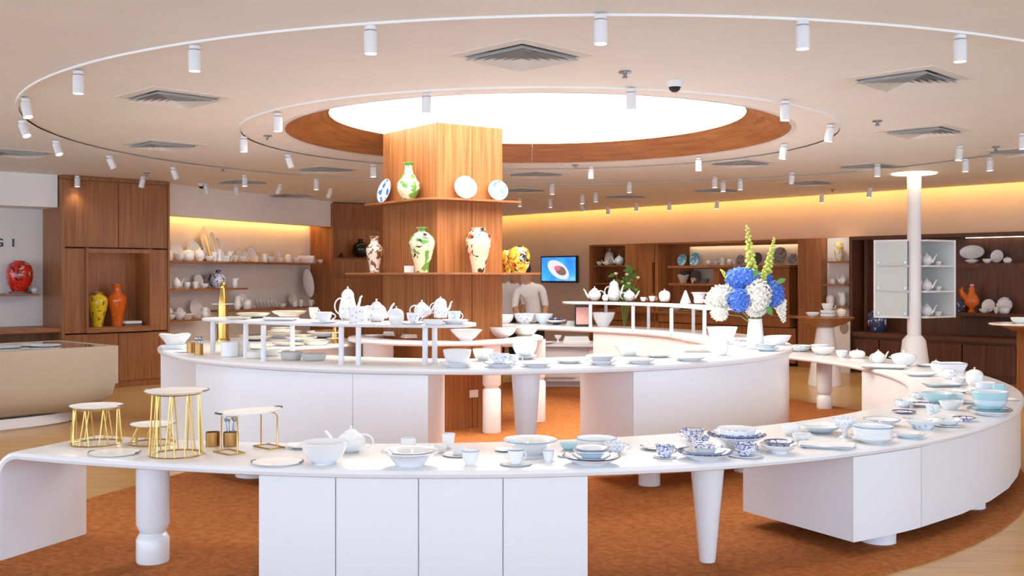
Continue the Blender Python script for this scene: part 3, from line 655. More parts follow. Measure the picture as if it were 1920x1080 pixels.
# spotlights
ME_CAN = MB().lathe([(0,0),(.034,0),(.034,-.022),(.012,-.024),(.012,-.04),(0,-.04)], 20).mesh('mount', ['white_metal'])
ME_BODY = MB().lathe([(0,0),(.036,0),(.038,-.004),(.038,-.125),(.034,-.125),(.033,-.118),(0,-.118)], 24).mesh('housing', ['white_metal'])
ME_LENS = MB().lathe([(0,-.1185),(.031,-.1185),(.031,-.1205),(0,-.1205)], 20).mesh('lens', ['lens'])
def spot(px, py, tx=0, ty=0, light=True, lab='', grp='', e=1.0):
    x, y = on_ceiling(px, py+2); t = thing('spotlight', lab, 'spotlight', (x, y, ZC-.013), 0, grp)
    if (x-RC[0])**2+(y-RC[1])**2 < (RR+.1)**2: t.location.z = ZC-.0
    link('mount', ME_CAN, t); b = link('housing', ME_BODY, t, (0,0,-.030)); b.rotation_euler = (radians(ty), radians(tx), 0); link('lens', ME_LENS, b)
    if light:
        ld = bpy.data.lights.new('spot_lamp', 'SPOT'); ld.energy = E_SPOT*e; ld.color = (1,.94,.86); ld.spot_size = radians(115); ld.spot_blend = 1.0; ld.shadow_soft_size = .03
        lo = bpy.data.objects.new('spot_lamp', ld); COL.objects.link(lo); lo.parent = b; lo.location = (0,0,-.135)
TR = {'wide': ((1126,22),(1505,33),(1800,60),(695,43),(365,80),(147,128),(48,180,-14,-8),(42,222,-25,-10),(105,260,-22,-10),(205,288,-18,20),(325,310,-14,20),(1918,246)),
 'small': ((800,170),(1183,162),(1472,185),(521,208),(457,252),(1557,230,10,0),(540,286,-16,15),(700,305),(1470,267,8,0),(1310,292)),
 'shelf wall': ((145,326),(268,328,12,0),(386,341,-6,12),(443,343,0,30),(459,325),(525,342,20,0),(593,332),(620,350,20,0)),
 'beige wall': ((1108,308),(1180,338),(1035,342),(1388,332),(1485,320,0,20),(1645,304),(1800,270,8,0),(1810,294),(1856,292),(1255,376),(1345,373,8,0),(1541,360),(1631,349,8,0),(975,368),(1032,370),(1090,379,-20,0),(1117,358),(1092,362),(1140,385),(1193,378),(1340,328),(1356,336))}
for key, L_ in TR.items():
    where = {'wide':'from the wide circular track','small':'from the small track around the recess','shelf wall':'from the ceiling before the wooden shelf walls','beige wall':'from the ceiling towards the beige wall'}[key]
    for q in L_: spot(*q, lab=('white cylindrical spotlight hanging straight down ' if len(q) == 2 else 'white cylindrical spotlight tilted aside, hung ')+where, grp='spotlights hung '+where, e=.2 if q[0] in (145,268) else .6 if key == 'small' else 1.0)
# sprinklers and cameras
ME_SP = [MB().lathe([(0,0),(.042,0),(.046,-.006),(.046,-.010),(0,-.010)], 20).mesh('cover_plate', ['steel']), MB().lathe([(0,-.01),(.012,-.01),(.014,-.035),(.022,-.04),(.022,-.046),(0,-.05)], 12).mesh('nozzle', ['steel'])]
for px, py in ((1172,134),(1645,226),(502,254),(1867,275),(1561,355),(275,324),(418,315),(1079,309),(497,372)):
    x, y = on_ceiling(px, py); t = thing('sprinkler', 'small dark metal fire sprinkler head under the ceiling', 'sprinkler', (x, y, ZC), 0, 'fire sprinklers on the ceiling')
    for me in ME_SP: link(me.name.split('.')[0], me, t)
for px, py, lab in ((1265,152,'white dome security camera near the ceiling recess'),(378,344,'white dome security camera over the crockery shelves'),(1023,403,'small dark dome security camera near the television wall')):
    x, y = on_ceiling(px, py); t = thing('dome_camera', lab, 'camera', (x, y, ZC))
    obj('housing', MB().lathe([(0,0),(.062,0),(.062,-.02),(.05,-.045),(0,-.045)], 28), 'white_metal', t); obj('dome', MB().lathe([(0,-.045),(.045,-.045),(.035,-.068),(.018,-.08),(0,-.083)], 24), 'black', t)
# ================================================================ CERAMICS LIBRARY (unit = widest diameter 1, standing on z = 0)
# style: materials for (outside, rim band, inside) and the words for it
ST = {'white': ('porcelain','porcelain','porcelain','white'), 'ivory': ('porcelain_ivory','porcelain_ivory','porcelain_ivory','ivory'),
      'gold': ('porcelain','gold_line','porcelain','gold-rimmed white'), 'ivorygold': ('porcelain_ivory','gold_line','porcelain_ivory','gold-rimmed ivory'),
      'brim': ('porcelain','blue_line','porcelain','blue-rimmed white'), 'navy': ('porcelain','navy_line','porcelain','navy-rimmed white'),
      'navyband': ('porcelain','navy_band','porcelain','white and navy-banded'), 'flor': ('blue_flowers','navy_line','blue_flowers','blue-flowered'), 'florin': ('porcelain','blue_flowers','porcelain','blue-flowered-rim'),
      'sky': ('sky_flowers','porcelain','sky_flowers','pale blue-flowered'), 'pale': ('glaze_pale_blue','glaze_pale_blue','porcelain','pale blue'), 'teal': ('glaze_teal','glaze_teal','glaze_pale_blue','teal-tinted'),
      'tealrim': ('porcelain','teal_line','glaze_pale_blue','dark-teal-rimmed'), 'marble': ('marble','slate','marble','marbled white'), 'script': ('grey_script','porcelain','porcelain','black-patterned white'),
      'grey': ('porcelain_grey','porcelain_grey','porcelain_grey','grey stoneware'), 'gpaint': ('painted_grey','porcelain_grey','painted_grey','grey patterned'), 'slate': ('slate','slate','slate','black'), 'navychina': ('navy_china','navy_china','navy_china','dark blue'),
      'skyplate': ('painted_sky','glaze_teal','painted_sky','turquoise painted'), 'blueplate': ('porcelain','porcelain','painted_blue_plate','white plate with blue picture'),
      'green': ('painted_green','painted_green','painted_green','green and cream painted'), 'red': ('painted_red','painted_red','painted_red','cream and red painted'), 'yellow': ('painted_yellow','gold_line','painted_yellow','yellow painted'),
      'lemon': ('painted_lemon','porcelain','porcelain','white and yellow painted'), 'orange': ('painted_orange','painted_crimson','painted_orange','orange glazed'), 'crimson': ('painted_crimson','painted_crimson','painted_crimson','red and black painted'), 'harl': ('painted_harlequin','painted_harlequin','painted_harlequin','yellow and black painted'),
      'brown': ('painted_brown','painted_brown','painted_brown','cream and brown painted'), 'blackv': ('painted_black','painted_black','painted_black','black glazed'), 'goldall': ('gold','gold','gold','golden'), 'bronze': ('bronze','bronze','bronze','bronze'), 'cream': ('porcelain_ivory','porcelain_ivory','porcelain_ivory','cream')}
PROF = {
 'plate': [(0,0),(.27,0),(.29,.008),(.30,.016),(.41,.045),(.49,.078,1),(.5,.086,1),(.494,.092,1),(.474,.086,3),(.40,.058,2),(.30,.030,2),(0,.028)],
 'flatplate': [(0,0),(.36,0),(.40,.012),(.48,.030),(.5,.042,1),(.495,.052,2),(.43,.030,2),(.34,.022,2),(0,.022)],
 'soup': [(0,0),(.24,0),(.26,.02),(.36,.10),(.44,.13),(.495,.145,1),(.5,.155,1),(.492,.162,1),(.474,.160,3),(.40,.145,2),(.30,.075,2),(.2,.04,2),(0,.036)],
 'bowl': [(0,0),(.22,0),(.23,.03),(.27,.045),(.38,.14),(.46,.28),(.49,.40),(.5,.44,1),(.49,.45,2),(.47,.40,2),(.43,.26,2),(.34,.13,2),(.2,.07,2),(0,.06)],
 'flared': [(0,0),(.20,0),(.20,.05),(.24,.06),(.32,.13),(.42,.23),(.5,.30,1),(.5,.312,1),(.48,.312,2),(.40,.235,2),(.30,.14,2),(.18,.09,2),(0,.08)],
 'casserole': [(0,0),(.40,0),(.43,.02),(.47,.10),(.49,.25),(.50,.36,1),(.50,.39,1),(.475,.39,2),(.465,.25,2),(.44,.10,2),(.36,.05,2),(0,.045)],
 'cup': [(0,0),(.27,0),(.28,.03),(.36,.15),(.44,.40),(.48,.66),(.5,.76,1),(.5,.79,1),(.475,.79,2),(.45,.60,2),(.38,.22,2),(.25,.09,2),(0,.08)],
 'teacup': [(0,0),(.22,0),(.23,.04),(.36,.13),(.44,.28),(.48,.44),(.5,.52,1),(.495,.535,1),(.475,.52,2),(.44,.36,2),(.36,.18,2),(.2,.09,2),(0,.08)],
 'mug': [(0,0),(.44,0),(.48,.03),(.49,.1),(.49,.75),(.5,.86,1),(.5,.89,1),(.465,.89,2),(.45,.5,2),(.44,.12,2),(0,.08)],
 'footbowl': [(0,0),(.28,0),(.28,.03),(.22,.05),(.24,.07),(.31,.16),(.36,.28),(.41,.34),(.49,.385,1),(.5,.40,1),(.49,.41,2),(.38,.37,2),(.31,.26,2),(.2,.13,2),(0,.11)],
 'goblet': [(0,0),(.26,0),(.27,.03),(.14,.10),(.10,.30),(.16,.42),(.36,.55),(.47,.75),(.5,.90,1),(.5,.92,1),(.48,.92,2),(.44,.75,2),(.33,.58,2),(0,.48)],
 'meiping': [(0,0),(.26,0),(.27,.03),(.29,.25),(.40,.65),(.48,.95),(.5,1.10),(.46,1.27),(.33,1.40),(.17,1.47,1),(.13,1.51,1),(.14,1.57,1),(.22,1.62,1),(.22,1.645,1),(.15,1.65,1),(.10,1.55,2),(.10,1.45,2),(0,1.44)],
 'widejar': [(0,0),(.24,0),(.25,.03),(.27,.25),(.37,.60),(.46,.92),(.5,1.15),(.485,1.30),(.42,1.42),(.31,1.50),(.26,1.53,1),(.26,1.58,1),(.29,1.62,1),(.26,1.63,1),(.2,1.55,2),(0,1.5)],
 'bottle': [(0,0),(.24,0),(.26,.03),(.36,.16),(.46,.36),(.5,.56),(.46,.78),(.33,1.00),(.22,1.16),(.17,1.35),(.165,1.52),(.20,1.60,1),(.24,1.63,1),(.24,1.66,1),(.16,1.66,1),(.13,1.5,2),(0,1.2)],
 'slimvase': [(0,0),(.30,0),(.31,.03),(.29,.2),(.33,.55),(.45,1.15),(.5,1.45),(.47,1.66),(.36,1.80),(.24,1.92),(.22,2.15),(.25,2.28),(.32,2.36,1),(.32,2.39,1),(.24,2.38,1),(.18,2.2,2),(0,2.0)],
 'roundpot': [(0,0),(.26,0),(.27,.04),(.40,.16),(.49,.38),(.5,.52),(.45,.70),(.33,.83),(.20,.89),(.15,.92,1),(.14,1.02,1),(.18,1.06,1),(.16,1.07,1),(.1,.95,2),(0,.9)],
 'oval_jar': [(0,0),(.30,0),(.31,.05),(.34,.10),(.44,.28),(.5,.55),(.495,.80),(.45,.98),(.36,1.10),(.22,1.17),(.2,1.18,1),(.22,1.21,1),(.18,1.22,1),(.1,1.12,2),(0,1.1)],
 'tapervase': [(0,0),(.46,0),(.5,.03),(.40,1.6),(.37,2.0,1),(.39,2.06,1),(.36,2.06,1),(.34,1.9,2),(0,1.2)],
 'tin': [(0,0),(.48,0),(.5,.02),(.5,1.1),(.5,1.13,1),(.47,1.13,2),(.46,.1,2),(0,.08)],
 'potbody': [(0,0),(.24,0),(.26,.02),(.40,.12),(.49,.30),(.5,.44),(.44,.60),(.32,.70),(.24,.735,1),(.22,.74)],
 'pearbody': [(0,0),(.30,0),(.32,.02),(.47,.20),(.5,.40),(.46,.75),(.38,1.05),(.34,1.25),(.36,1.30,1),(.33,1.31)],
 'straightbody': [(0,0),(.42,0),(.45,.02),(.47,.3),(.44,.8),(.40,1.1),(.38,1.22,1),(.35,1.23)],
 'jarbody': [(0,0),(.34,0),(.36,.02),(.46,.18),(.5,.45),(.48,.68),(.44,.76,1),(.42,.77)],
 'tureenbody': [(0,0),(.22,0),(.22,.04),(.26,.06),(.40,.20),(.47,.38),(.5,.52,1),(.5,.54,1),(.46,.545)],
}
FOOT = dict(plate=.28, flatplate=.38, soup=.25, bowl=.23, flared=.2, casserole=.42, cup=.28, teacup=.23, mug=.46, footbowl=.28, goblet=.26, tin=.5)
NEST = dict(plate=.029, flatplate=.022, soup=.045, bowl=.13, casserole=.06, flared=.12)
def arcpath(c, r, a0, a1, n=10, sx=1, sz=1, y=0): return [(c[0]+r*sx*cos(radians(a0+(a1-a0)*k/n)), y, c[1]+r*sz*sin(radians(a0+(a1-a0)*k/n))) for k in range(n+1)]
def lid_prof(r, z, h): return [(0,z-.01),(r,z-.01),(r*1.03,z),(r*.9,z+h*.35),(r*.6,z+h*.75),(r*.25,z+h*.97),(0,z+h)]
def knob_prof(z, k): return [(0,z-.01),(k*.5,z-.01),(k*.45,z+k*.4),(k*.9,z+k*.9),(k,z+k*1.4),(k*.7,z+k*1.9),(0,z+k*2.1)]
CACHE = {}
def parts_of(kind, style):
    key = (kind, style)
    if key in CACHE: return CACHE[key]
    mats = list(ST[style][:3]); mats.append(mats[1] if style in ('navyband','florin','flor') else mats[2]); out = []
    def P_(nm, mb, par=None): out.append((nm, mb.mesh(nm, mats), par))
    h = None
    if kind in ('cup','teacup','mug'):
        P_('body', MB().lathe(PROF[kind], 28)); H_ = {'cup':.79,'teacup':.535,'mug':.89}[kind]
        P_('handle', MB().tube(arcpath(({'cup':.43,'teacup':.45,'mug':.48}[kind], H_*.55), .24, -80, 82, 10, 1, H_*1.15), .036, 8, 0)); h = H_
    elif kind in ('teapot','coffeepot','tallpot'):
        b, lz, lr, lh = {'teapot':('potbody',.735,.24,.14), 'coffeepot':('straightbody',1.22,.36,.26), 'tallpot':('pearbody',1.30,.34,.30)}[kind]
        P_('body', MB().lathe(PROF[b], 32)); P_('lid', MB().lathe(lid_prof(lr, lz, lh), 28)); P_('knob', MB().lathe(knob_prof(lz+lh, .055), 14), 'lid')
        if kind == 'teapot':
            P_('spout', MB().tube([(-.42,0,.22),(-.56,0,.32),(-.67,0,.48),(-.75,0,.66),(-.88,0,.80)], [.12,.095,.07,.055,.045], 10))
            P_('handle', MB().tube(arcpath((.44,.40), .27, -68, 118, 12, 1.15, 1), .036, 8))
        else:
            P_('spout', MB().tube([(-.40,0,.55),(-.58,0,.70),(-.66,0,.95),(-.70,0,1.15),(-.80,0,1.24)], [.13,.09,.065,.055,.05], 10))
            P_('handle', MB().tube(arcpath((.38,.72), .40, -72, 100, 12, .85, 1), .04, 8))
        h = lz+lh+.115
    elif kind == 'creamer':
        P_('body', MB().lathe([(0,0),(.30,0),(.32,.02),(.46,.2),(.5,.4),(.44,.75),(.42,.95),(.45,1.05,1),(.44,1.06,1),(.40,.95,2),(.42,.5,2),(0,.08)], 28))
        P_('handle', MB().tube(arcpath((.42,.58), .33, -75, 80, 10, .9, 1), .038, 8)); P_('spout', MB().tube([(-.36,0,.80),(-.48,0,.94),(-.60,0,1.06)], [.13,.10,.05], 10)); h = 1.06
    elif kind in ('jar','tureen'):
        b, lz, lr, lh = {'jar':('jarbody',.765,.43,.20), 'tureen':('tureenbody',.54,.48,.16)}[kind]
        P_('body', MB().lathe(PROF[b], 32)); P_('lid', MB().lathe(lid_prof(lr, lz, lh), 28)); P_('knob', MB().lathe(knob_prof(lz+lh, .06), 14), 'lid')
        if kind == 'tureen':
            for s_ in (-1, 1): P_('handle', MB().tube([(s_*.45,-.10,.44),(s_*.56,-.08,.46),(s_*.58,0,.465),(s_*.56,.08,.46),(s_*.45,.10,.44)], .028, 8))
        h = lz+lh+.126
    elif kind == 'dish2':                                    # straight oven dish with two ear handles
        P_('body', MB().lathe(PROF['casserole'], 32))
        for s_ in (-1, 1): P_('handle', MB().box((s_*.53,0,.34), (.12,.22,.035)))
        h = .39
    elif kind == 'cloche':
        P_('plate', MB().lathe(PROF['plate'], 32)); P_('dome', MB().lathe([(.36,.05),(.37,.06),(.36,.22),(.28,.38),(.14,.46),(0,.48)], 32)); P_('knob', MB().lathe(knob_prof(.475,.05), 12), 'dome'); h = .58
    elif kind in ('tray','squareplate','boxtray'):           # rounded rectangle with raised edge
        a, b, hh = {'tray':(.5,.28,.06), 'squareplate':(.5,.5,.07), 'boxtray':(.5,.36,.14)}[kind]; N_ = 6; rc = .09
        def rr(e, z):
            o_ = []
            for sx, sy, q in ((1,1,0),(-1,1,90),(-1,-1,180),(1,-1,270)):
                for k in range(N_+1):
                    t_ = radians(q+90*k/N_); o_.append((sx*(a-e-rc)+rc*cos(t_), sy*(b-e-rc)+rc*sin(t_), z))
            return o_
        rings = [rr(.10,0), rr(.0,hh), rr(.012,hh+.012), rr(.09,.026)]; m_ = len(rings[0]); vs = [p for r_ in rings for p in r_]; fs = []; ms = []
        for i in range(3):
            for k in range(m_): fs.append((i*m_+k, i*m_+(k+1) % m_, (i+1)*m_+(k+1) % m_, (i+1)*m_+k)); ms.append([0,1,2][i])
        fs += [tuple(range(m_))[::-1], tuple(3*m_+k for k in range(m_))]; ms += [0,2]
        P_('body', MB().add(vs, fs, ms)); h = hh
    elif kind == 'squarebowl':
        rings = [(.25,0),(.28,.05),(.5,.34),(.49,.35),(.44,.30),(.26,.08)]; vs = []; fs = []; ms = []
        for e, z in rings:
            for k in range(16):
                q = 2*pi*k/16; c_, s_ = cos(q), sin(q); r_ = e/(abs(c_)**4+abs(s_)**4)**.25; vs.append((r_*c_, r_*s_, z+(.06*abs(c_*s_)*2 if z > .2 else 0)))
        for i in range(5):
            for k in range(16): fs.append((i*16+k, i*16+(k+1) % 16, i*16+16+(k+1) % 16, i*16+16+k)); ms.append([0,0,1,2,2][i])
        fs += [tuple(range(16))[::-1], tuple(80+k for k in range(16))]; ms += [0,2]; P_('body', MB().add(vs, fs, ms, True)); h = .4
    elif kind == 'shell':                                    # scalloped boat dish
        mb = MB().lathe([(0,0),(.22,0),(.26,.04),(.42,.20),(.5,.36),(.49,.37),(.40,.22),(.24,.08),(0,.06)], 40, (0,0,0), 0, 1, .6, lambda a: 1+.05*sin(9*a)+.10*cos(a)); P_('body', mb); h = .36
    elif kind == 'ovalplate': P_('body', MB().lathe(PROF['plate'], 36, (0,0,0), 0, 1, .66)); h = .09
    elif kind == 'marbletray':
        P_('body', MB().lathe([(0,0),(.40,0),(.45,.012),(.49,.034),(.5,.042),(.488,.045),(.42,.034),(0,.033)], 44, (0,0,0), 0, 1, .92))
        for s_ in (-1, 1): P_('handle', MB().tube([(s_*.46,-.15,.042),(s_*.495,-.08,.047),(s_*.505,0,.049),(s_*.495,.08,.047),(s_*.46,.15,.042)], .013, 6, 1))
        h = .05
    elif kind == 'pyramid': P_('body', MB().lathe([(0,0),(.5,0),(.5,.08),(.08,1.1),(0,1.15)], 4)); h = 1.15
    elif kind == 'napkin':
        for k in range(3): P_('fold', MB().box((0,0,.035+.07*k), (1-.06*k,.62-.05*k,.066)))
        h = .21
    else:
        P_('body', MB().lathe(PROF[kind], 36)); h = max(q[1] for q in PROF[kind])
    CACHE[key] = (out, h); return CACHE[key]
NOUN = dict(plate='plate', flatplate='flat plate', soup='soup plate', bowl='bowl', flared='flared bowl', casserole='round dish', cup='cup', teacup='teacup', mug='mug', footbowl='footed serving bowl', goblet='footed goblet', meiping='vase', widejar='vase', bottle='bottle vase', slimvase='tall vase',
  roundpot='round vase', oval_jar='ovoid vase', tapervase='tapered flower vase', tin='cutlery tin', teapot='teapot', coffeepot='coffee pot', tallpot='tall pot', creamer='milk jug', jar='lidded jar', tureen='lidded tureen', dish2='eared oven dish', cloche='domed dish', tray='rectangular tray', squareplate='square plate', boxtray='deep tray', squarebowl='square bowl', shell='scalloped dish', ovalplate='oval platter', marbletray='handled tray', pyramid='pyramid ornament', napkin='folded napkin pile')
CATS = dict(flatplate='plate', soup='plate', flared='bowl', casserole='dish', footbowl='bowl', meiping='vase', widejar='vase', bottle='vase', slimvase='vase', roundpot='vase', oval_jar='vase', tapervase='vase', coffeepot='coffee pot', tallpot='coffee pot', creamer='jug', squareplate='plate', boxtray='tray', squarebowl='bowl', shell='dish', ovalplate='platter', marbletray='tray', dish2='dish', tureen='tureen', cloche='dish', tray='tray', tin='tin', pyramid='ornament', napkin='napkins', goblet='goblet', teacup='cup')
WHERE = ''
MADE = []
def make(kind, style, x, y, z, D, hD=None, rot=0, label=None, where=None, stand=None, scale=(1,1)):
    """one piece of tableware as a top-level thing; stand = (facing angle, lean) for plates shown upright"""
    ps, hu = parts_of(kind, style); words = ST[style][3]; noun = NOUN[kind]; wh = where or WHERE
    lab = label or ('%s %s%s %s' % (words, noun, ' stood upright' if stand else '', wh))
    nm = NOUN[kind].replace(' ', '_').replace('-', '_'); sz = D if hD is None else hD/hu
    single = len(ps) == 1
    if single: o = link(nm, ps[0][1]); 
    else: o = bpy.data.objects.new(nm, None); COL.objects.link(o); o.empty_display_size = .05
    o.location = (x, y, z); o.scale = (D*scale[0], D*scale[1], sz); o.rotation_euler = (0,0,radians(rot))
    if not single:
        kids = {}
        for pn, me, par in ps:
            c = link(pn, me, kids.get(par, o)); kids.setdefault(pn, c)
    if stand is not None:
        face, lean = stand; R_ = Matrix.Rotation(face, 3, 'Z') @ Matrix.Rotation(radians(90-lean), 3, 'X')
        o.rotation_euler = R_.to_euler(); o.location = (x, y, z+D*.5*scale[1]*cos(radians(lean)))
    tag(o, lab, CATS.get(kind, noun)); MADE.append(o); return o
def put(kind, px, py, w, z, style='white', h=None, rot=0, label=None, where=None, scale=(1,1)):
    """px: centre column, py: row of the front of its foot on the support at height z, w/h: size in pixels"""
    fr = FOOT.get(kind, .3)*scale[1]; x, d = P(px, py, z); D = w/F*d; D = w/F*(d+fr*D); y = d+fr*D
    return make(kind, style, (px-960)/F*y, y, z, D, real_h(kind, w, h, py, fr)/F*y if h else None, rot, label, where, None, scale)
OPEN = ('bowl','flared','casserole','cup','teacup','mug','footbowl','goblet','tin','squarebowl','shell','boxtray','dish2','creamer')
def real_h(kind, w, h, py, fr):
    # the drawn height also holds the depth of the rim ellipse, seen from above
    el = max(0, (py-HY)/F); h2 = h-w*el*((.5 if kind in OPEN else .1)+fr*.8)
    if kind == 'plate': return min(max(h2,.10*w), .13*w)
    if kind in ('soup',): return min(h2, .17*w)
    return max(h2, .45*h)
UNITS = []; FIX = set()
def stack(px, py, z, items, where=None, label=None):
    """items bottom to top: (kind, width px, style[, height px])"""
    k0 = items[0]; fr = FOOT.get(k0[0], .3); x, d = P(px, py, z); D = k0[1]/F*d; y = d+fr*D; x = (px-960)/F*y; zz = z+.0005; unit = []
    for i, it in enumerate(items):
        D = it[1]/F*y; o = make(it[0], it[2], x, y, zz, D, real_h(it[0], it[1], it[3], py, fr)/F*y if len(it) > 3 and it[0] not in ('plate','soup') else D*1.55*parts_of(it[0], it[2])[1] if it[0] in ('plate','soup') else None, 20*i, None, where); unit.append(o)
        hu = parts_of(it[0], it[2])[1]; s_ = o.scale[2]
        zz += NEST.get(it[0], hu)*s_+.0008
        if i: o['label'] = '%s %s, layer %s of stack %s' % (ST[it[2]][3], NOUN[it[0]], ['one','two','three','four','five','six'][i], where or WHERE)
        else: o['label'] = '%s %s at the bottom of a stack %s' % (ST[it[2]][3], NOUN[it[0]], where or WHERE)
    UNITS.append(unit)
def wall_put(w, kind, px, wd, z, off, style='white', h=None, rot=0, stand=None, label=None, where=None, scale=(1,1)):
    q = w.at(w.s_px(px, off), off); D = wd/F*q.y
    st = (w.R()+radians(stand[0] if isinstance(stand, tuple) else 0), stand[1] if isinstance(stand, tuple) else stand) if stand is not None else None
    return make(kind, style, q.x, q.y, z, D, None if h is None else h/F*q.y, rot, label, where, st, scale)

def spread(z, lim=None, k=.98, px_lim=9):
    """ease apart the pieces that share a support; lim keeps a point on the support"""
    U = []
    done = set()
    for g in UNITS:
        if abs(g[0].location.z-z) < .004: U.append(g); done |= {id(o) for o in g}
    U += [[o] for o in MADE if abs(o.location.z-z) < .004 and id(o) not in done and not abs(o.rotation_euler.x) > .3]
    rad = lambda g: max(o.scale.x for o in g)/2; p0 = [g[0].location.copy() for g in U]
    P_ = [Vector((g[0].location.x, g[0].location.y)) for g in U]; R_ = [rad(g) for g in U]; O_ = [q.copy() for q in P_]
    for it in range(60):
        for i in range(len(U)):
            for j in range(i):
                d = P_[i]-P_[j]; L_ = d.length; need = (R_[i]+R_[j])*k
                if L_ < need and L_ > 1e-5:
                    fi, fj = U[i][0].name in FIX, U[j][0].name in FIX
                    if fi and fj: continue
                    d = Vector((d.x*.6, d.y*1.0)).normalized()*(need-L_)*(.5 if not (fi or fj) else 1); P_[i] += d*(not fi); P_[j] -= d*(not fj)
        if lim:
            for i in range(len(U)):
                if U[i][0].name not in FIX: P_[i] = lim(P_[i], R_[i])
    for g, p, o_ in zip(U, P_, O_):
        dx = p-o_
        for o in g: o.location.x += dx.x; o.location.y += dx.y
def ring_lim(C, rin, rout):
    def f(p, r):
        d = p-Vector(C); t = degrees(atan2(d.y, d.x)); L_ = d.length; a, b = interp(rin,t)+min(r,.12), interp(rout,t)-min(r,.12)
        return Vector(C)+d*(min(max(L_,a),b)/L_)
    return f
# ================================================================ LOW TABLE
# gold wire stands with marbled trays
def wire_stand(px, py, wtop, wbase, hpx, n, label, tray_w, tray_label):
    x, d = P(px, py, Z0); rb = wbase/F*d/2; y = d+rb*.98; x = (px-960)/F*y; rt = wtop/F*y/2; h = hpx/F*y
    t = thing('wire_stand', label, 'stand', (x, y, Z0)); wr = .0042
    ring = lambda r, z: [(r*cos(2*pi*k/40), r*sin(2*pi*k/40), z) for k in range(40)]
    obj('base_ring', MB().tube(ring(rb, wr), wr, 6, 0, True), 'gold', t); obj('top_ring', MB().tube(ring(rt, h-wr), wr, 6, 0, True), 'gold', t)
    for k in range(n):
        a = 2*pi*(k+.2)/n; b = a+(.16 if k % 2 else -.16)*12/n*1.6
        obj('wire', MB().tube([(rb*cos(a), rb*sin(a), wr), (rt*cos(b), rt*sin(b), h-wr)], wr*.9, 6), 'gold', t)
    D = tray_w/F*y; make('marbletray', 'marble', x, y, Z0+h+.0005, D, None, 0, tray_label)
wire_stand(181, 839, 82, 92, 68, 16, 'wide short gold wire stand under a handled marbled tray', 98, 'oval marbled tray on the wide short gold stand')
wire_stand(331, 861, 86, 100, 116, 18, 'tall gold wire stand rising above the other stands', 118, 'oval marbled tray on the tall gold stand')
wire_stand(286, 838, 58, 84, 34, 12, 'lowest gold wire stand behind the tall one', 82, 'oval marbled tray on the lowest gold stand')
# two U-shaped gold frames carrying a long tray
x, d = P(455, 852, Z0); t = thing('wire_stand', 'gold stand of two square hoops under a long tray', 'stand', (x, d+.15, Z0), radians(46)); hh = 70/F*d
for s_ in (-1, 1):
    cxh = s_*.13; r = .0042
    obj('hoop', MB().tube([(cxh,-.085,r),(cxh,-.085,hh-.02),(cxh,-.07,hh-r),(cxh,.07,hh-r),(cxh,.085,hh-.02),(cxh,.085,r)], r, 6), 'gold', t)
    obj('foot_frame', MB().tube([(cxh-.05,-.085,r),(cxh+.05,-.085,r),(cxh+.05,.085,r),(cxh-.05,.085,r)], r, 6, 0, True), 'gold', t)
make('marbletray', 'marble', x, d+.15, Z0+hh+.0005, .42, None, 46, 'long white marbled tray on the square gold hoops', None, None, (1,.55))
WHERE = 'near the gold wire stands'
put('marbletray', 215, 856, 94, Z0, 'marble', label='handled marbled tray lying flat beside the tall gold stand')
put('marbletray', 520, 875, 96, Z0, 'marble', label='handled marbled tray lying beside the big white bowl')
def spoons(o, x, y, z, r, hgt, n, where):
    for k in range(n):
        a = 2*pi*k/n+.4; bx, by = r*.45*cos(a), r*.45*sin(a); tx, ty = r*1.15*cos(a), r*1.15*sin(a)
        s_ = thing('spoon', 'dark metal spoon standing '+where, 'spoon', (x, y, z), 0, 'spoons standing '+where)
        obj('stem', MB().tube([(bx,by,.008),(tx*.9,ty*.9,hgt*.75)], .003, 6), 'steel', s_); mb = MB().lathe([(0,-.022),(.008,-.017),(.011,0),(.009,.014),(0,.022)], 10, (0,0,0), 0, 1, .5); obj('bowl', mb, 'steel', s_, (tx*.95,ty*.95,hgt*.8))
FIX.add(put('tin', 399, 838, 26, Z0, 'bronze', 30, label='empty bronze tin under the square gold stand').name)
o = put('tin', 433, 838, 28, Z0, 'bronze', 30, label='bronze tin of dark spoons under the square gold stand'); FIX.add(o.name); spoons(o, o.location.x, o.location.y, Z0+.012, .028, .19, 6, 'in the bronze tin under the gold hoops')
WHERE = 'beside the round white teapot'
put('bowl', 607, 873, 86, Z0, 'white', 52, label='large deep white bowl in front of the teapot')
put('plate', 566, 842, 62, Z0, 'white', label='white plate behind the large deep bowl')
put('teapot', 658, 850, 55, Z0, 'white', 52, 0, label='round white teapot behind the large deep bowl')
WHERE = 'beside the plain white mug'
stack(769, 877, Z0, [('soup',110,'white',20),('soup',84,'white',16)], 'beside the plain white mug')
put('mug', 766, 846, 29, Z0, 'white', 27, 90, label='plain white mug behind a stack of white plates')
put('cup', 795, 849, 28, Z0, 'white', 17, 0, label='low white cup next to the plain mug')
put('cup', 841, 842, 25, Z0, 'white', 31, 90, label='tall white beaker on the low table')
WHERE = 'near the white beaker'
stack(858, 858, Z0, [('flatplate',58,'white'),('cup',26,'white',18)], 'near the white beaker')
put('cup', 882, 873, 34, Z0, 'brim', 31, 120, label='blue-rimmed cup standing alone near the white beaker')
put('cup', 826, 850, 26, Z0, 'white', 17, 160, label='small white cup left of the beaker')
WHERE = 'beside the wide footed bowl'
x_ = stack(967, 876, Z0, [('flatplate',62,'navy'),('cup',31,'navy',32)], 'beside the wide footed bowl')
FB = put('footbowl', 1006, 859, 104, Z0, 'brim', 44, label='wide-rimmed footed serving bowl with blue ladle')
put('cup', 1028, 868, 22, Z0, 'brim', 26, 90, label='small blue-rimmed sake cup before the wide footed bowl')
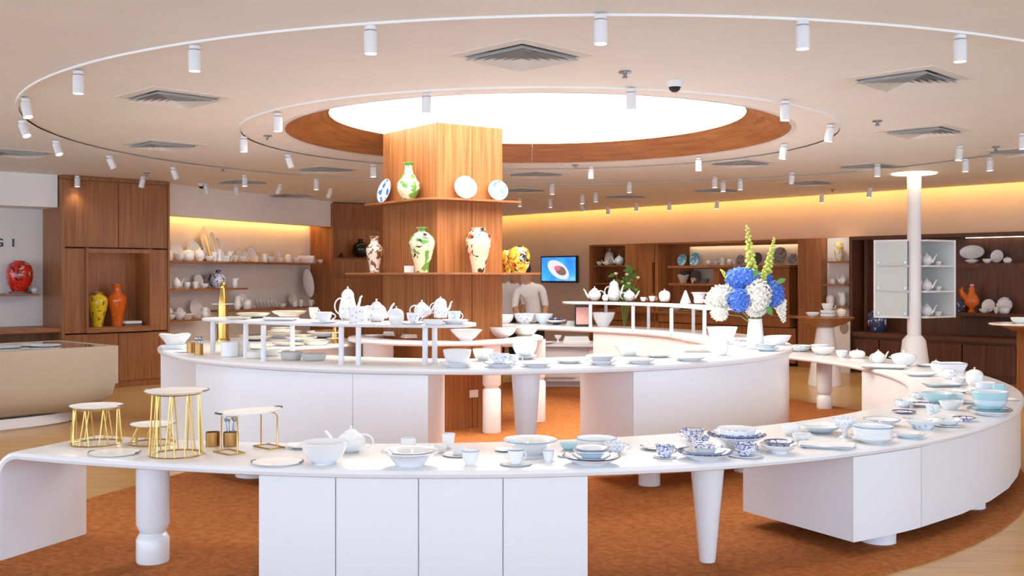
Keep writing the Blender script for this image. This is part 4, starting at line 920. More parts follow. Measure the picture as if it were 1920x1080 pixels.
put('flatplate', 1052, 858, 44, Z0, 'white', label='little white saucer beside the sake cup')
put('plate', 948, 848, 38, Z0, 'teal', label='small teal saucer behind the blue cup')
put('bowl', 1066, 845, 34, Z0, 'teal', 18, label='small teal bowl behind the stacked blue plates')
WHERE = 'beside the small teal bowl'
stack(1113, 877, Z0, [('plate',110,'navy',20),('plate',74,'brim',14),('soup',70,'pale',15),('soup',64,'brim',12)], 'beside the small teal bowl')
put('casserole', 1118, 843, 78, Z0, 'brim', 28, label='round blue-rimmed dish behind the stacked blue plates')
put('teacup', 1153, 850, 42, Z0, 'sky', 24, 0, label='pale flowered teacup beside the round blue-rimmed dish')
WHERE = 'above the tapered leg'
put('plate', 1231, 845, 64, Z0, 'florin', label='blue-flowered rim plate beside the flowered cups')
stack(1264, 862, Z0, [('flatplate',46,'white'),('cup',36,'flor',27)], 'above the tapered leg')
put('teacup', 1300, 828, 42, Z0, 'flor', 26, 150, label='blue-flowered teacup behind the stacked flowered bowls')
put('bowl', 1335, 838, 38, Z0, 'flor', 20, label='small flowered bowl between two tall stacks')
stack(1334, 869, Z0, [('plate',106,'navyband',20),('plate',82,'brim',14),('soup',70,'florin',14),('bowl',50,'flor',16)], 'above the tapered leg')
stack(1379, 846, Z0, [('bowl',74,'florin',46),('plate',112,'navyband',16),('plate',96,'florin',14)], 'on a flowered pedestal')
stack(1386, 858, Z0, [('flatplate',68,'sky'),('cup',42,'flor',28)], 'behind the flowered plates')
stack(1455, 852, Z0, [('soup',62,'white',16),('bowl',70,'navyband',22),('soup',56,'flor',8)], 'beside the rectangular tray')
WHERE = 'over the two-door cabinet'
put('tray', 1552, 845, 104, Z0, 'brim', rot=-18, label='rectangular blue-edged tray on the low table')
put('bowl', 1482, 818, 36, Z0, 'white', 24, label='small white bowl behind the rectangular tray')
put('teacup', 1503, 828, 36, Z0, 'brim', 18, 20, label='blue-rimmed teacup behind the rectangular tray')
stack(1538, 813, Z0, [('bowl',58,'white',16),('plate',82,'pale',14)], 'behind the rectangular tray')
put('goblet', 1590, 824, 44, Z0, 'sky', 42, label='tall pale-flowered footed goblet beside the big bowl')
stack(1640, 833, Z0, [('plate',82,'white',12),('casserole',76,'brim',36)], 'over the two-door cabinet')
stack(1704, 823, Z0, [('plate',60,'pale',12),('plate',46,'white',10)], 'right of the big blue-rimmed bowl')
stack(1653, 799, Z0, [('bowl',44,'white',12),('plate',68,'brim',14)], 'behind the big blue-rimmed bowl')
stack(1729, 806, Z0, [('soup',72,'sky',14),('plate',60,'white',12),('bowl',38,'white',14)], 'over the two-door cabinet')
stack(1777, 802, Z0, [('flatplate',62,'white'),('teacup',48,'sky',18)], 'near the tall teal stack')
put('plate', 1695, 776, 44, Z0, 'flor', label='blue-flowered plate behind the two stacks')
put('plate', 1772, 786, 48, Z0, 'white', label='white plate in front of the teal leaf plate')
put('soup', 1805, 790, 42, Z0, 'flor', label='flowered soup plate left of the tall teal stack')
stack(1856, 781, Z0, [('plate',80,'tealrim',15),('plate',72,'tealrim',13),('bowl',66,'teal',44),('casserole',62,'pale',32)], 'at the far bend of the table')
WHERE = 'at the bend of the low table'
put('plate', 1726, 764, 56, Z0, 'navyband', label='navy-banded plate near the inner bend')
put('shell', 1782, 770, 46, Z0, 'tealrim', label='leaf-shaped teal-edged dish at the bend')
put('bowl', 1757, 757, 56, Z0, 'teal', 24, label='teal bowl at the bend near the leaf dish')
put('teacup', 1722, 749, 26, Z0, 'sky', 14, 180, label='small pale-flowered teacup at the inner bend')
put('plate', 1811, 757, 40, Z0, 'tealrim', label='single dark-teal-rimmed plate at the bend')
put('plate', 1890, 752, 34, Z0, 'white', label='white saucer at the outer bend beyond the teal stack')
put('plate', 1830, 741, 44, Z0, 'brim', label='blue-rimmed plate behind the tall teal stack')
WHERE = "on the low table's far arm"
put('tray', 1768, 727, 70, Z0, 'tealrim', rot=8, label='long dark-teal-edged tray on the far arm')
put('plate', 1795, 738, 46, Z0, 'pale', label='pale blue plate below the long teal-edged tray')
put('jar', 1825, 724, 32, Z0, 'white', 36, label='white lidded sugar jar beside the long teal-edged tray')
put('casserole', 1848, 731, 36, Z0, 'pale', 16, label='pale blue round dish beside the sugar jar')
put('ovalplate', 1726, 707, 66, Z0, 'white', label='white oval platter before the deep rectangular dish')
put('boxtray', 1780, 699, 56, Z0, 'brim', 20, label='deep rectangular blue-edged dish on the far arm')
put('jar', 1781, 711, 26, Z0, 'sky', 22, label='little round pale-flowered jar before the rectangular dish')
put('tray', 1655, 693, 84, Z0, 'white', rot=-16, label='long white tray under the small teapot')
put('tureen', 1699, 688, 46, Z0, 'white', 32, label='large lidded white tureen on the far arm')
put('teapot', 1647, 681, 26, Z0, 'white', 26, 200, label='small white teapot behind the long white tray')
put('plate', 1733, 688, 40, Z0, 'pale', label='pale blue plate right of the lidded tureen')
put('jar', 1607, 672, 30, Z0, 'white', 18, label='squat white lidded jar left of the small teapot')
put('teacup', 1578, 671, 22, Z0, 'sky', 15, 0, label='pale-flowered teacup left of the squat jar')
put('bowl', 1543, 666, 44, Z0, 'white', 16, label='wide white bowl at the start of the far arm')
put('bowl', 1575, 659, 34, Z0, 'pale', 16, label='pale blue bowl behind the wide white bowl')
put('bowl', 1504, 660, 44, Z0, 'sky', 14, label='pale-flowered bowl next to the tall table end')

put('cup', 1748, 778, 24, Z0, 'sky', 20, 0, label='pale-flowered cup at the inner bend near the navy-banded plate')
put('bowl', 1700, 764, 34, Z0, 'sky', 16, label='small pale-flowered bowl at the inner bend')
put('bowl', 1795, 754, 30, Z0, 'pale', 18, label='small pale blue bowl left of the teal-rimmed plate')
put('cup', 1872, 738, 22, Z0, 'teal', 18, 0, label='teal-tinted cup at the outer bend behind the tall stack')
put('teacup', 1800, 722, 26, Z0, 'white', 16, 0, label='white teacup beside the sugar jar on the far arm')
put('jar', 1755, 694, 20, Z0, 'white', 20, label='small white jar between the tureen and the rectangular dish')
# ================================================================ TALL TABLE
WHERE = 'at the left end of the tall table'
stack(328, 655, Z1, [('squareplate',44,'white',8),('squarebowl',58,'gold',24)], 'at the rolled-down table end')
put('flatplate', 345, 661, 34, Z1, 'white', label='small white saucer before the square bowl')
o = put('tin', 358, 662, 15, Z1, 'bronze', 20, label='bronze tin beside the square white bowl')
o = put('tin', 373, 666, 16, Z1, 'bronze', 22, label='bronze tin of dark spoons beside the square bowl'); FIX.add(o.name); spoons(o, o.location.x, o.location.y, Z1+.012, .022, .155, 5, 'in the bronze tin by the square bowl')
WHERE = 'under the coffee pot riser'
put('mug', 430, 670, 32, Z1, 'white', 30, 100, label='large white mug under the coffee pot riser')
put('mug', 452, 667, 24, Z1, 'ivory', 30, 0, label='tall ivory mug beside the large white mug')
stack(478, 673, Z1, [('casserole',36,'ivory',14),('bowl',34,'gold',14)], 'under the coffee pot riser')
put('dish2', 512, 668, 34, Z1, 'ivory', 14, label='small ivory oven dish behind a riser post')
put('dish2', 546, 676, 40, Z1, 'grey', 18, label='grey oven dish left of its wider twin')
put('dish2', 589, 677, 46, Z1, 'grey', 16, label='wide shallow grey oven dish under the riser')
put('ovalplate', 520, 655, 46, Z1, 'ivorygold', label='gold-rimmed ivory platter under the riser')
WHERE = 'on the tall table by the column'
stack(857, 690, Z1, [('plate',66,'white',10),('bowl',54,'white',33)], 'on the tall table by the column')
put('bowl', 906, 677, 40, Z1, 'white', 24, label='white bowl behind the cup and saucer')
stack(937, 690, Z1, [('plate',62,'brim',10),('teacup',40,'sky',24)], 'on the tall table by the column')
put('teacup', 958, 684, 32, Z1, 'sky', 20, 0, label='pale-flowered teacup right of the cup on its saucer')
stack(981, 673, Z1, [('plate',50,'brim',10),('bowl',48,'white',32)], 'behind the flat white plates')
put('plate', 1008, 690, 64, Z1, 'white', 14, label='white plate in front of the bowl on its plate')
put('plate', 1067, 682, 54, Z1, 'white', 14, label='white plate between two stacks on the tall table')
stack(1128, 685, Z1, [('plate',58,'white',12),('soup',60,'white',14)], 'before the white square bowl')
put('squarebowl', 1146, 665, 50, Z1, 'white', 24, label='white square bowl behind the white stack')
stack(1200, 683, Z1, [('plate',60,'white',10),('plate',46,'white',9)], 'over the cabinet edge')
put('plate', 1234, 671, 52, Z1, 'white', 13, label='white plate behind the low pair of plates')
put('plate', 1295, 678, 64, Z1, 'white', 14, label='wide white plate before the deep white tray')
put('boxtray', 1302, 661, 58, Z1, 'ivory', 14, label='deep ivory tray behind the wide white plate')
WHERE = 'beside the flower vase'
put('shell', 1352, 646, 56, Z1, 'white', 34, label='large white scalloped bowl beside the flower vase')
put('jar', 1352, 667, 28, Z1, 'white', 38, label='white lidded jar before the scalloped bowl')
stack(1389, 650, Z1, [('casserole',27,'navyband',12),('casserole',26,'flor',12),('casserole',26,'white',10)], 'beside the flower vase')
stack(1438, 659, Z1, [('plate',46,'pale',9),('soup',40,'brim',9)], 'beside the flower vase')
put('shell', 1458, 648, 54, Z1, 'white', 20, 30, label='white scalloped dish behind the blue-rimmed plates')
put('casserole', 1446, 642, 40, Z1, 'sky', 12, label='pale-flowered round dish right of the flower vase')
put('shell', 1130, 613, 42, Z1, 'white', 28, label='white scalloped bowl under the teapot riser')
# flower vase
x, d = P(1416, 655, Z1); d += .08; VX, VY = (1416-960)/F*d, d; VH = 68/F*d
VH = .27
FIX.add(make('tapervase', 'white', VX, VY, Z1, 34/F*d, VH, 0, 'tapered white flower vase holding hydrangeas').name)
def floret_ball(rx, ry, rz, n, seed, m):
    random.seed(seed); mb = MB(); core = []
    mb.lathe([(0,-rz*.86)]+[(rx*.86*cos(radians(a)), rz*.86*sin(radians(a))) for a in range(-70,80,20)]+[(0,rz*.86)], 12, (0,0,0), 0, 1, ry/rx)
    for k in range(n):
        zz = 1-2*(k+.5)/n; a = k*2.39996; r_ = (1-zz*zz)**.5; nrm = Vector((r_*cos(a), r_*sin(a), zz)); c = Vector((nrm.x*rx, nrm.y*ry, nrm.z*rz))*random.uniform(.92,1.10)
        t1 = nrm.cross(Vector((.3,.2,1))).normalized(); t2 = nrm.cross(t1); ph = random.random()*2; s_ = rx*.27*random.uniform(.85,1.2)
        for j in range(4):
            q = ph+j*pi/2; e1 = t1*cos(q)+t2*sin(q); e2 = t1*cos(q+pi/2)+t2*sin(q+pi/2)
            mb.add([c, c+(e1+e2*.75)*s_*.62+nrm*.010, c+e1*s_*1.1+nrm*random.uniform(.004,.024), c+(e1-e2*.75)*s_*.62+nrm*.010], [(0,1,2,3)])
    return mb
def bloom(name, label, px, py, wpx_, hpx_, m, dy, seed, cat='flower'):
    y = VY+dy; x, z = (px-960)/F*y, zpx(py, y); t = thing(name, label, cat, (x, y, z)); rx, rz = wpx_/F*y/2, hpx_/F*y/2
    obj('bloom', floret_ball(rx, rx*.9, rz, 90, seed, m), m, t)
    tip = Vector((VX-x, VY-y, Z1+VH*.97-z)); obj('stem', MB().tube([(0,0,0), tuple(tip*.6+Vector((0,0,.01))), tuple(tip+Vector((0,0,-.06)))], .004, 6), 'stem', t)
for a in (('blue_hydrangea','large blue hydrangea at the top of the bouquet',1391,522,54,36,'petal_blue',.00,1),('blue_hydrangea','deep blue hydrangea low in the bouquet beside the white ones',1386,563,36,38,'petal_blue',-.12,2),
          ('blue_hydrangea','blue hydrangea on the side away from the riser',1451,552,32,46,'petal_blue',-.02,3),('blue_hydrangea','small blue hydrangea tucked behind the white centre bloom',1430,524,30,24,'petal_blue',.08,4),
          ('white_hydrangea','large white hydrangea at the centre of the bouquet',1420,556,46,58,'petal_white',-.10,5),('white_hydrangea','white hydrangea over the riser end',1350,560,42,44,'petal_white',-.02,6),
          ('white_hydrangea','small white hydrangea drooping below the riser',1349,588,26,22,'petal_white',-.10,7),('white_hydrangea','white hydrangea between the two lower blue ones',1372,546,30,30,'petal_white',.02,8),
          ('white_hydrangea','white hydrangea sitting right on the vase mouth',1417,580,32,24,'petal_white',-.06,9)): bloom(*a)
def spike(label, px0, py0, px1, py1, w0, m, seed, droop=0):
    y = VY+.02; random.seed(seed); a = Vector(((px0-960)/F*y, y, zpx(py0,y))); b = Vector(((px1-960)/F*y, y, zpx(py1,y))); t = thing('flower_spike', label, 'flower', tuple(a))
    tip = Vector((VX, VY, Z1+VH*.95))-a; obj('stem', MB().tube([tuple(tip), (0,0,0), tuple((b-a)*.5), tuple(b-a)], [.004,.004,.003,.002], 6), 'stem', t)
    mb = MB()
    for k in range(34):
        f = k/33; c = (b-a)*f; r_ = w0/F*y/2*(1-.75*f); q = k*2.4; p = c+Vector((cos(q)*r_*.7, sin(q)*r_*.7, 0)); s_ = r_*.55+.004
        mb.lathe([(0,-s_*.7),(s_*.7,-s_*.2),(s_*.8,s_*.3),(0,s_)], 6, tuple(p))
    o_ = obj('buds', mb, m, t); o_['kind'] = 'stuff'
spike('tall yellow-green flower spike rising above the bouquet', 1410, 515, 1401, 424, 24, 'petal_green', 1); spike('shorter yellow-green flower spike leaning away from the tall one', 1438, 510, 1452, 446, 18, 'petal_green', 2)
spike('white flower spike drooping beyond the blue hydrangea', 1460, 566, 1470, 604, 26, 'petal_white', 3); spike('thin pale flower spike leaning over the riser', 1372, 530, 1352, 506, 14, 'petal_green', 4); spike('short yellow spike behind the top blue hydrangea', 1425, 528, 1446, 492, 20, 'petal_green', 5)
def leafy(label, px, py, w_, ang):
    y = VY-.13; x, z = (px-960)/F*y, zpx(py,y); L_ = w_/F*y; t = thing('bouquet_leaf', label, 'leaf', (x,y,z)); vs = [(0,0,0)]; c, s_ = cos(radians(ang)), sin(radians(ang))
    out = [(0,0),(.25,.22),(.55,.26),(.8,.15),(1,0),(.8,-.15),(.55,-.26),(.25,-.22)]
    vs = [((u*c-v*s_)*L_, -.01*abs(v)*3, (u*s_+v*c)*L_) for u, v in out]; vs2 = [(a, b+.0015, d_) for a, b, d_ in vs]; n = len(vs)
    obj('blade', MB().add(vs+vs2, [tuple(range(n)), tuple(range(n,2*n))[::-1]]+[(i,(i+1)%n,n+(i+1)%n,n+i) for i in range(n)]), 'leaf', t)
    obj('stalk', MB().tube([(0,0,0), ((VX-x)*.5,(VY-y)*.5,(Z1+VH-z)*.5+.01), (VX-x,VY-y,Z1+VH*.95-z)], .003, 6), 'stem', t)
leafy('broad green leaf hanging beside the vase mouth', 1437, 573, 22, -60); leafy('green leaf tucked under the deep blue hydrangea', 1404, 552, 16, 150); leafy('small green leaf above the white centre bloom', 1414, 520, 18, 70); leafy('green leaf beside the outer blue hydrangea', 1455, 530, 20, 20)

# coffee pot riser
WHERE = 'on the coffee pot riser'
put('tallpot', 652, 601, 34, ZQ1, 'script', 64, 180, label='tallest white coffee pot on the riser')
put('mug', 672, 606, 36, ZQ1, 'script', 32, 200, label='wide white mug in front of the tallest coffee pot')
put('flatplate', 683, 610, 50, ZQ1, 'white', label='white saucer beside the wide white mug')
put('teapot', 706, 604, 38, ZQ1, 'script', 44, 180, label='black-patterned white teapot on the riser')
put('jar', 743, 610, 29, ZQ1, 'white', 36, label='plain white lidded jar next to the patterned teapot')
stack(775, 608, ZQ1, [('flatplate',44,'white'),('teacup',26,'sky',20)], 'on the coffee pot riser')
put('teapot', 791, 596, 30, ZQ1, 'sky', 34, 180, label='pale-flowered teapot with its handle over the saucer')
put('coffeepot', 826, 596, 28, ZQ1, 'sky', 40, 180, label='pale-flowered coffee pot near the riser end')
stack(816, 609, ZQ1, [('casserole',39,'white',9),('casserole',39,'pale',9),('casserole',38,'pale',8)], 'near the riser end')
stack(848, 608, ZQ1, [('plate',54,'white',8),('cup',26,'sky',22)], 'at the riser end')
stack(607, 606, ZQ1, [('flatplate',50,'white'),('teacup',32,'script',20)], 'on the coffee pot riser')
put('squareplate', 527, 602, 60, ZQ1, 'white', label='white square plate on the riser')
put('ovalplate', 447, 600, 50, ZQ1, 'ivorygold', label='gold-rimmed ivory platter at the rounded riser end')
stack(475, 597, ZQ1, [('casserole',40,'slate',7),('plate',62,'ivorygold')], 'next to the square plate')
stack(542, 594, ZQ1, [('casserole',42,'gold',7),('plate',66,'ivorygold')], 'behind the square plate')
put('cup', 588, 598, 18, ZQ1, 'ivory', 22, 0, label='tiny ivory cup beside the black-patterned teacup')
# teapot riser
WHERE = 'on the teapot riser'
put('teapot', 1115, 563.5, 24, ZQ2, 'white', 27, 0, label='first plain white teapot at the riser end by the television')
put('tallpot', 1151, 563.5, 24, ZQ2, 'sky', 40, 180, label='tall pale-flowered pot between two teapots')
put('teapot', 1180, 564, 22, ZQ2, 'sky', 23, 180, label='pale-flowered teapot beside the tall pot')
put('jar', 1135, 564, 12, ZQ2, 'white', 14, label='little white jar between the teapots on the riser')
put('cup', 1206, 565, 12, ZQ2, 'white', 8, label='smaller of two white cups on the teapot riser')
put('cup', 1223, 565, 14, ZQ2, 'white', 10, label='larger of two white cups on the teapot riser')
put('jar', 1246, 565.5, 22, ZQ2, 'white', 24, label='white lidded jar next to the two cups')
put('pyramid', 1287, 569, 22, ZQ2, 'white', 25, 15, label='white pyramid ornament on the teapot riser')
stack(1309, 569, ZQ2, [('casserole',20,'white',8),('footbowl',30,'white',20)], 'on the teapot riser')
put('bowl', 1328, 571, 20, ZQ2, 'white', 10, label='small white bowl at the flower end of the riser')

# ================================================================ TABLES AROUND THE COLUMN
WHERE = 'on the ring table'
put('flared', 874, 640, 62, Z3, 'brim', 24, label='flared white bowl with blue foot on the ring table')
put('bowl', 941, 633, 56, Z3, 'white', 22, label='wide white bowl beside the column on the ring table')
put('bowl', 984, 630, 50, Z3, 'ivory', 18, label='wide ivory bowl at the far end of the ring table')
put('napkin', 778, 634, 48, Z3, 'ivory', 8, 20, label='pile of folded ivory napkins on the ring table')
put('napkin', 742, 630, 44, Z3, 'white', 9, -15, label='pile of folded white napkins near the ring table leg')
put('ovalplate', 703, 632, 40, Z3, 'white', label='white oval platter at the ring table end')
WHERE = 'on the round table left of the column'
stack(480, 640, ZL, [('casserole',42,'slate',14),('plate',66,'ivorygold')], 'on the round table')
stack(530, 635, ZL, [('casserole',44,'gold',22),('plate',72,'ivorygold')], 'on the round table')
put('casserole', 592, 648, 46, ZL, 'ivorygold', 12, label='shallow gold-rimmed ivory dish at the table edge')
put('ovalplate', 540, 650, 62, ZL, 'ivorygold', label='gold-rimmed ivory platter at the round table edge')
stack(610, 634, ZL, [('casserole',40,'bronze',16),('plate',70,'white')], 'on the round table')
stack(565, 641, ZL, [('plate',60,'white'),('plate',54,'gold'),('plate',48,'ivorygold')], 'on the round table')
put('ovalplate', 490, 652, 52, ZL, 'white', label='white oval platter at the round table edge')
# golden tiered towers
def tower(label, px, py, hpx_, w_):
    x, d = P(px, py, ZL); R_ = w_/F*d/2; h_ = hpx_/F*d; t = thing('golden_tower', label, 'ornament', ((px-960)/F*(d+R_), d+R_, ZL))
    obj('body', MB().lathe([(0,0),(R_,0),(R_,.015),(R_*.8,.03),(R_*.82,h_*.3),(R_*.75,h_*.45),(R_*.78,h_*.6),(R_*.62,h_*.75),(R_*.4,h_*.88),(R_*.32,h_*.92),(R_*.45,h_*.955),(R_*.35,h_*.985),(0,h_)], 24), 'gold', t)
    for f in (.30,.62): obj('disc', MB().lathe([(R_*.6,h_*f),(R_*1.6,h_*f),(R_*1.62,h_*f+.006),(R_*.6,h_*f+.01)], 28), 'porcelain', t)
tower('tall golden bottle-shaped tower with white discs', 418, 640, 112, 26); tower('short golden tower behind the riser posts', 628, 644, 32, 18)
# back arm of the tall table and the low table behind
WHERE = 'behind the column'
put('bowl', 962, 607, 36, Z1, 'white', 18, label='white bowl just beside the column on the far arm')
put('bowl', 994, 606, 42, Z1, 'sky', 20, label='pale-flowered bowl on the far arm behind the column')
put('bowl', 1032, 607, 34, Z1, 'pale', 20, label='pale blue bowl beside the dark blue bowl')
stack(1052, 603, Z1, [('bowl',28,'navychina',12),('plate',36,'white',5)], 'beside the pink card stand')
put('napkin', 1062, 609, 34, Z1, 'white', 8, label='small pile of white napkins on the far arm')
t = thing('card_stand', 'pink card in a black framed stand on the far arm', 'stand', ((1092-960)/F*13.3, 13.3, Z1)); obj('card', MB().box((0,0,.14), (.16,.02,.22)), 'pink_card', t); obj('frame', MB().box((.0,.022,.15), (.20,.02,.26)), 'black', t); obj('foot', MB().box((0,.03,.01), (.20,.12,.02)), 'black', t)
put('napkin', 1080, 642, 50, ZB, 'white', 12, label='pile of grey-white napkins on the low back table')
put('goblet', 1046, 642, 14, ZB, 'white', 14, label='white eggcup on the low back table')
put('plate', 1022, 645, 36, ZB, 'white', label='white plate on the low back table')

spread(Z0, ring_lim(C0, IN0, OUT0)); spread(Z1, ring_lim(C1, IN1, OUT1)); spread(ZQ1); spread(ZQ2); spread(Z3); spread(ZL); spread(ZB)
l_ = thing('ladle', 'pale blue ladle resting in the wide footed bowl', 'ladle', (FB.location.x, FB.location.y, FB.location.z+FB.scale.z*.33)); rb_ = FB.scale.x*.38; rz_ = FB.scale.z*.09
obj('handle', MB().tube([(-rb_*1.05,-.02,rz_+.004),(-rb_*.5,-.01,.0),(.02,0,-.02)], .007, 8), 'glaze_pale_blue', l_); obj('bowl', MB().lathe([(0,0),(.02,.004),(.035,.02),(.031,.02),(.018,.008),(0,.005)], 16), 'glaze_pale_blue', l_, (.03,0,-.03))
# ================================================================ COLUMN SHELVES
def on_shelf(kind, px, wp, z, style, h, d, label, stand=None, rot=0):
    x = (px-960)/F*d; return make(kind, style, x, d, z, wp/F*d, None if h is None else h/F*d, rot, label, None, stand)
zt2, zt1 = ZS2+.0105, ZS1+.0105
WL = Wall(KL, K0); WR_ = Wall(K0, KR)
on_shelf('bottle', 766, 44, zt2, 'green', 70, WL.d_px(766,.135), 'pear-shaped painted bottle vase on the upper column shelf')
q = WL.at(WL.s_px(723,.05), .05); make('plate', 'blueplate', q.x, q.y, zt2+.004, 46/F*q.y, None, 0, 'upright plate painted blue on the upper column shelf', None, (WL.R(), 14))
q = WR_.at(WR_.s_px(872,.06), .06); make('plate', 'white', q.x, q.y, zt2+.004, 44/F*q.y, None, 0, 'upright plain white plate on the upper column shelf', None, (WR_.R()-.25, 14))
q = WR_.at(WR_.s_px(933,.06), .06); make('plate', 'blueplate', q.x, q.y, zt2+.004, 39/F*q.y, None, 0, 'smaller upright plate with blue mark on the upper column shelf', None, (WR_.R()-.25, 14))
on_shelf('meiping', 791, 49, zt1, 'green', 85, WL.d_px(791,.18), 'broad-shouldered cream vase painted with green figure on the lower column shelf')
on_shelf('widejar', 897, 49, zt1, 'red', 84, WR_.d_px(897,.2), 'broad-shouldered cream vase painted in red and black on the column shelf')
on_shelf('slimvase', 702, 32, zt1, 'brown', 68, 11.35, 'tall cream and brown vase at the end of the column shelf')
on_shelf('oval_jar', 973, 42, zt1, 'harl', 50, 11.45, 'yellow and black ovoid vase at the end of the column shelf')
on_shelf('oval_jar', 950, 24, zt1, 'harl', 44, 11.75, 'smaller yellow and black vase half hidden by the column')
mb = MB(); q = WL.at(WL.s_px(767,.2), .2); mb.box((q.x,q.y,zt1+.035), (.10,.02,.07)); tag(obj('price_card', mb, 'paper'), 'small white card standing beside the green painted vase', 'card')

# ================================================================ LEFT WALL
w, zn = NICHE1
wall_put(w, 'widejar', 183, 37, zn, -.16, 'yellow', 64, label='yellow painted vase in the lit cabinet niche')
wall_put(w, 'slimvase', 220, 34, zn, -.16, 'orange', 78, label='tall orange vase with red neck in the cabinet niche')
for k, (dx, m_, nm, lab) in enumerate(((0,'slate','book','black book lying at the bottom of the niche'),(.0,'paper','book','white book lying on the black book'))):
    s_ = w.s_px(247,-.1); mb = MB(); w.box(mb, s_-.13, s_+.12, -.22, -.02, zn+.035*k, zn+.035*k+.034); tag(obj(nm, mb, m_), lab, 'book')
wall_put(LW1, 'oval_jar', 37, 46, Z_RED+.03, -.42, 'crimson', 58, label='red and black ovoid vase on the short wall shelf')
q = LW1.at(LW1.s_px(37,-.42), -.42); tag(obj('black_disc', MB().lathe([(0,0),(.14,0),(.14,.03),(0,.03)], 28), 'slate', None, (q.x,q.y,Z_RED)), 'flat black disc carrying the red vase', 'disc')
wall_put(LW1, 'roundpot', 63, 14, Z_RED, -.45, 'white', 14, label='little white pot beside the red vase')
A_, u_, n_, zd, L_d = DESK
for px, o_, wd, lab in ((85,-.55,.34,'flat white plate on the glass desk top near its end'),(55,-.75,.30,'flat white plate in the middle of the glass desk top'),(12,-.6,.30,'flat white plate at the far side of the desk top')):
    k_ = (px-960)/F; p_ = A_+n_*o_; s_ = (k_*p_.y-p_.x)/(u_.x-k_*u_.y); q = p_+u_*s_; make('flatplate', 'white', q.x, q.y, zd, wd, None, 0, lab)
W_ = LW2
zs = SH['top']; WHERE = 'on the long top wall shelf'
for px, wd, off, stl in ((330,34,-.30,'white'),(362,38,-.28,'white'),(383,66,-.33,'white'),(397,56,-.26,'white'),(408,46,-.20,'white'),(470,30,-.30,'gold'),(519,22,-.28,'white'),(448,24,-.3,'gold'),(459,22,-.24,'gold'),(490,20,-.28,'ivory')):
    wall_put(W_, 'plate', px, wd, zs+.003, off, stl, None, 0, (25 if px in (397,408,383) else 0, 13))
for px, kind, wd, h_, stl in ((318,'jar',12,22,'white'),(336,'bowl',22,14,'white'),(352,'jar',24,24,'white'),(374,'roundpot',20,26,'white'),(392,'bowl',18,10,'white'),(402,'cup',12,18,'white'),(411,'coffeepot',12,26,'white'),(422,'boxtray',22,10,'white'),(431,'creamer',12,20,'white'),(441,'bowl',14,12,'ivory'),(456,'bowl',18,11,'gold'),(481,'cup',10,12,'white'),(497,'creamer',10,16,'white'),(507,'bowl',16,11,'white'),(527,'bowl',14,9,'white'),(541,'jar',14,18,'white'),(556,'bowl',16,10,'white'),(577,'tray',26,8,'white'),(600,'bowl',12,7,'white')):
    wall_put(W_, kind, px, wd, zs, -.10, stl, h_, 180 if kind == 'creamer' else 0)
wall_put(W_, 'napkin', 575, 34, zs, -.25, 'ivory', 14, label='pile of ivory boards at the end of the top wall shelf')
zs = SH['mid']; WHERE = 'on the middle wall shelf'
for px, kind, wd, h_, stl in ((331,'teapot',16,24,'white'),(350,'teacup',14,12,'white'),(366,'cup',12,13,'white'),(382,'bowl',18,9,'white'),(440,'creamer',12,18,'script')): wall_put(W_, kind, px, wd, zs, -.12, stl, h_, 180)
wall_put(W_, 'roundpot', 409, 30, zs, -.2, 'flor', 34, label='round white jar painted blue on the middle wall shelf')
wall_put(W_, 'plate', 391, 28, zs+.003, -.32, 'gpaint', None, 0, 12, label='dark patterned plate upright behind the blue painted jar'); wall_put(W_, 'plate', 371, 26, zs+.003, -.32, 'script', None, 0, 12, label='black-patterned plate upright on the middle wall shelf')
zs = SH['low']; WHERE = 'on the lowest wall shelf'
for px, wd, stl in ((315,24,'white'),(337,22,'gold'),(366,34,'white')): wall_put(W_, 'plate', px, wd, zs+.003, -.30, stl, None, 0, 12)
for px, kind, wd, h_, stl in ((336,'bowl',24,14,'white'),(350,'soup',34,10,'white'),(318,'bowl',22,10,'white'),(384,'creamer',14,20,'script')): wall_put(W_, kind, px, wd, zs, -.10, stl, h_)
zs = SH['right']; WHERE = 'on the shelf by the oval platter'
wall_put(W_, 'ovalplate', 574, 66, zs+.003, -.25, 'brim', None, 0, 10, label='tall oval platter stood on end beside the wooden unit', scale=(.5,1.3))
for k, px in enumerate((480,487,494,501,508,515)): wall_put(W_, 'plate', px, 20-k, zs+.003, -.18, 'white', None, 0, (55,8), label='small white plate stood in the plate row on the shelf')
for px, kind, wd, h_, stl in ((445,'creamer',14,26,'white'),(463,'jar',18,22,'white'),(530,'bowl',14,7,'script'),(553,'jar',10,14,'white'),(564,'cup',10,13,'white'),(583,'cup',10,12,'white')): wall_put(W_, kind, px, wd, zs, -.12, stl, h_)
wall_put(W_, 'plate', 452, 30, zs+.003, -.33, 'white', None, 0, 12, label='white plate upright behind the jug by the oval platter'); wall_put(W_, 'plate', 547, 26, zs+.003, -.32, 'ivory', None, 0, 12, label='ivory plate upright left of the tall oval platter')
w, zn = NICHE2
wall_put(w, 'roundpot', 676, 32, zn, -.22, 'blackv', 34, label='round black vase in the niche behind the column'); wall_put(w, 'pyramid', 640, 12, zn, -.2, 'bronze', 9, 20, label='small brown stand left of the black vase')

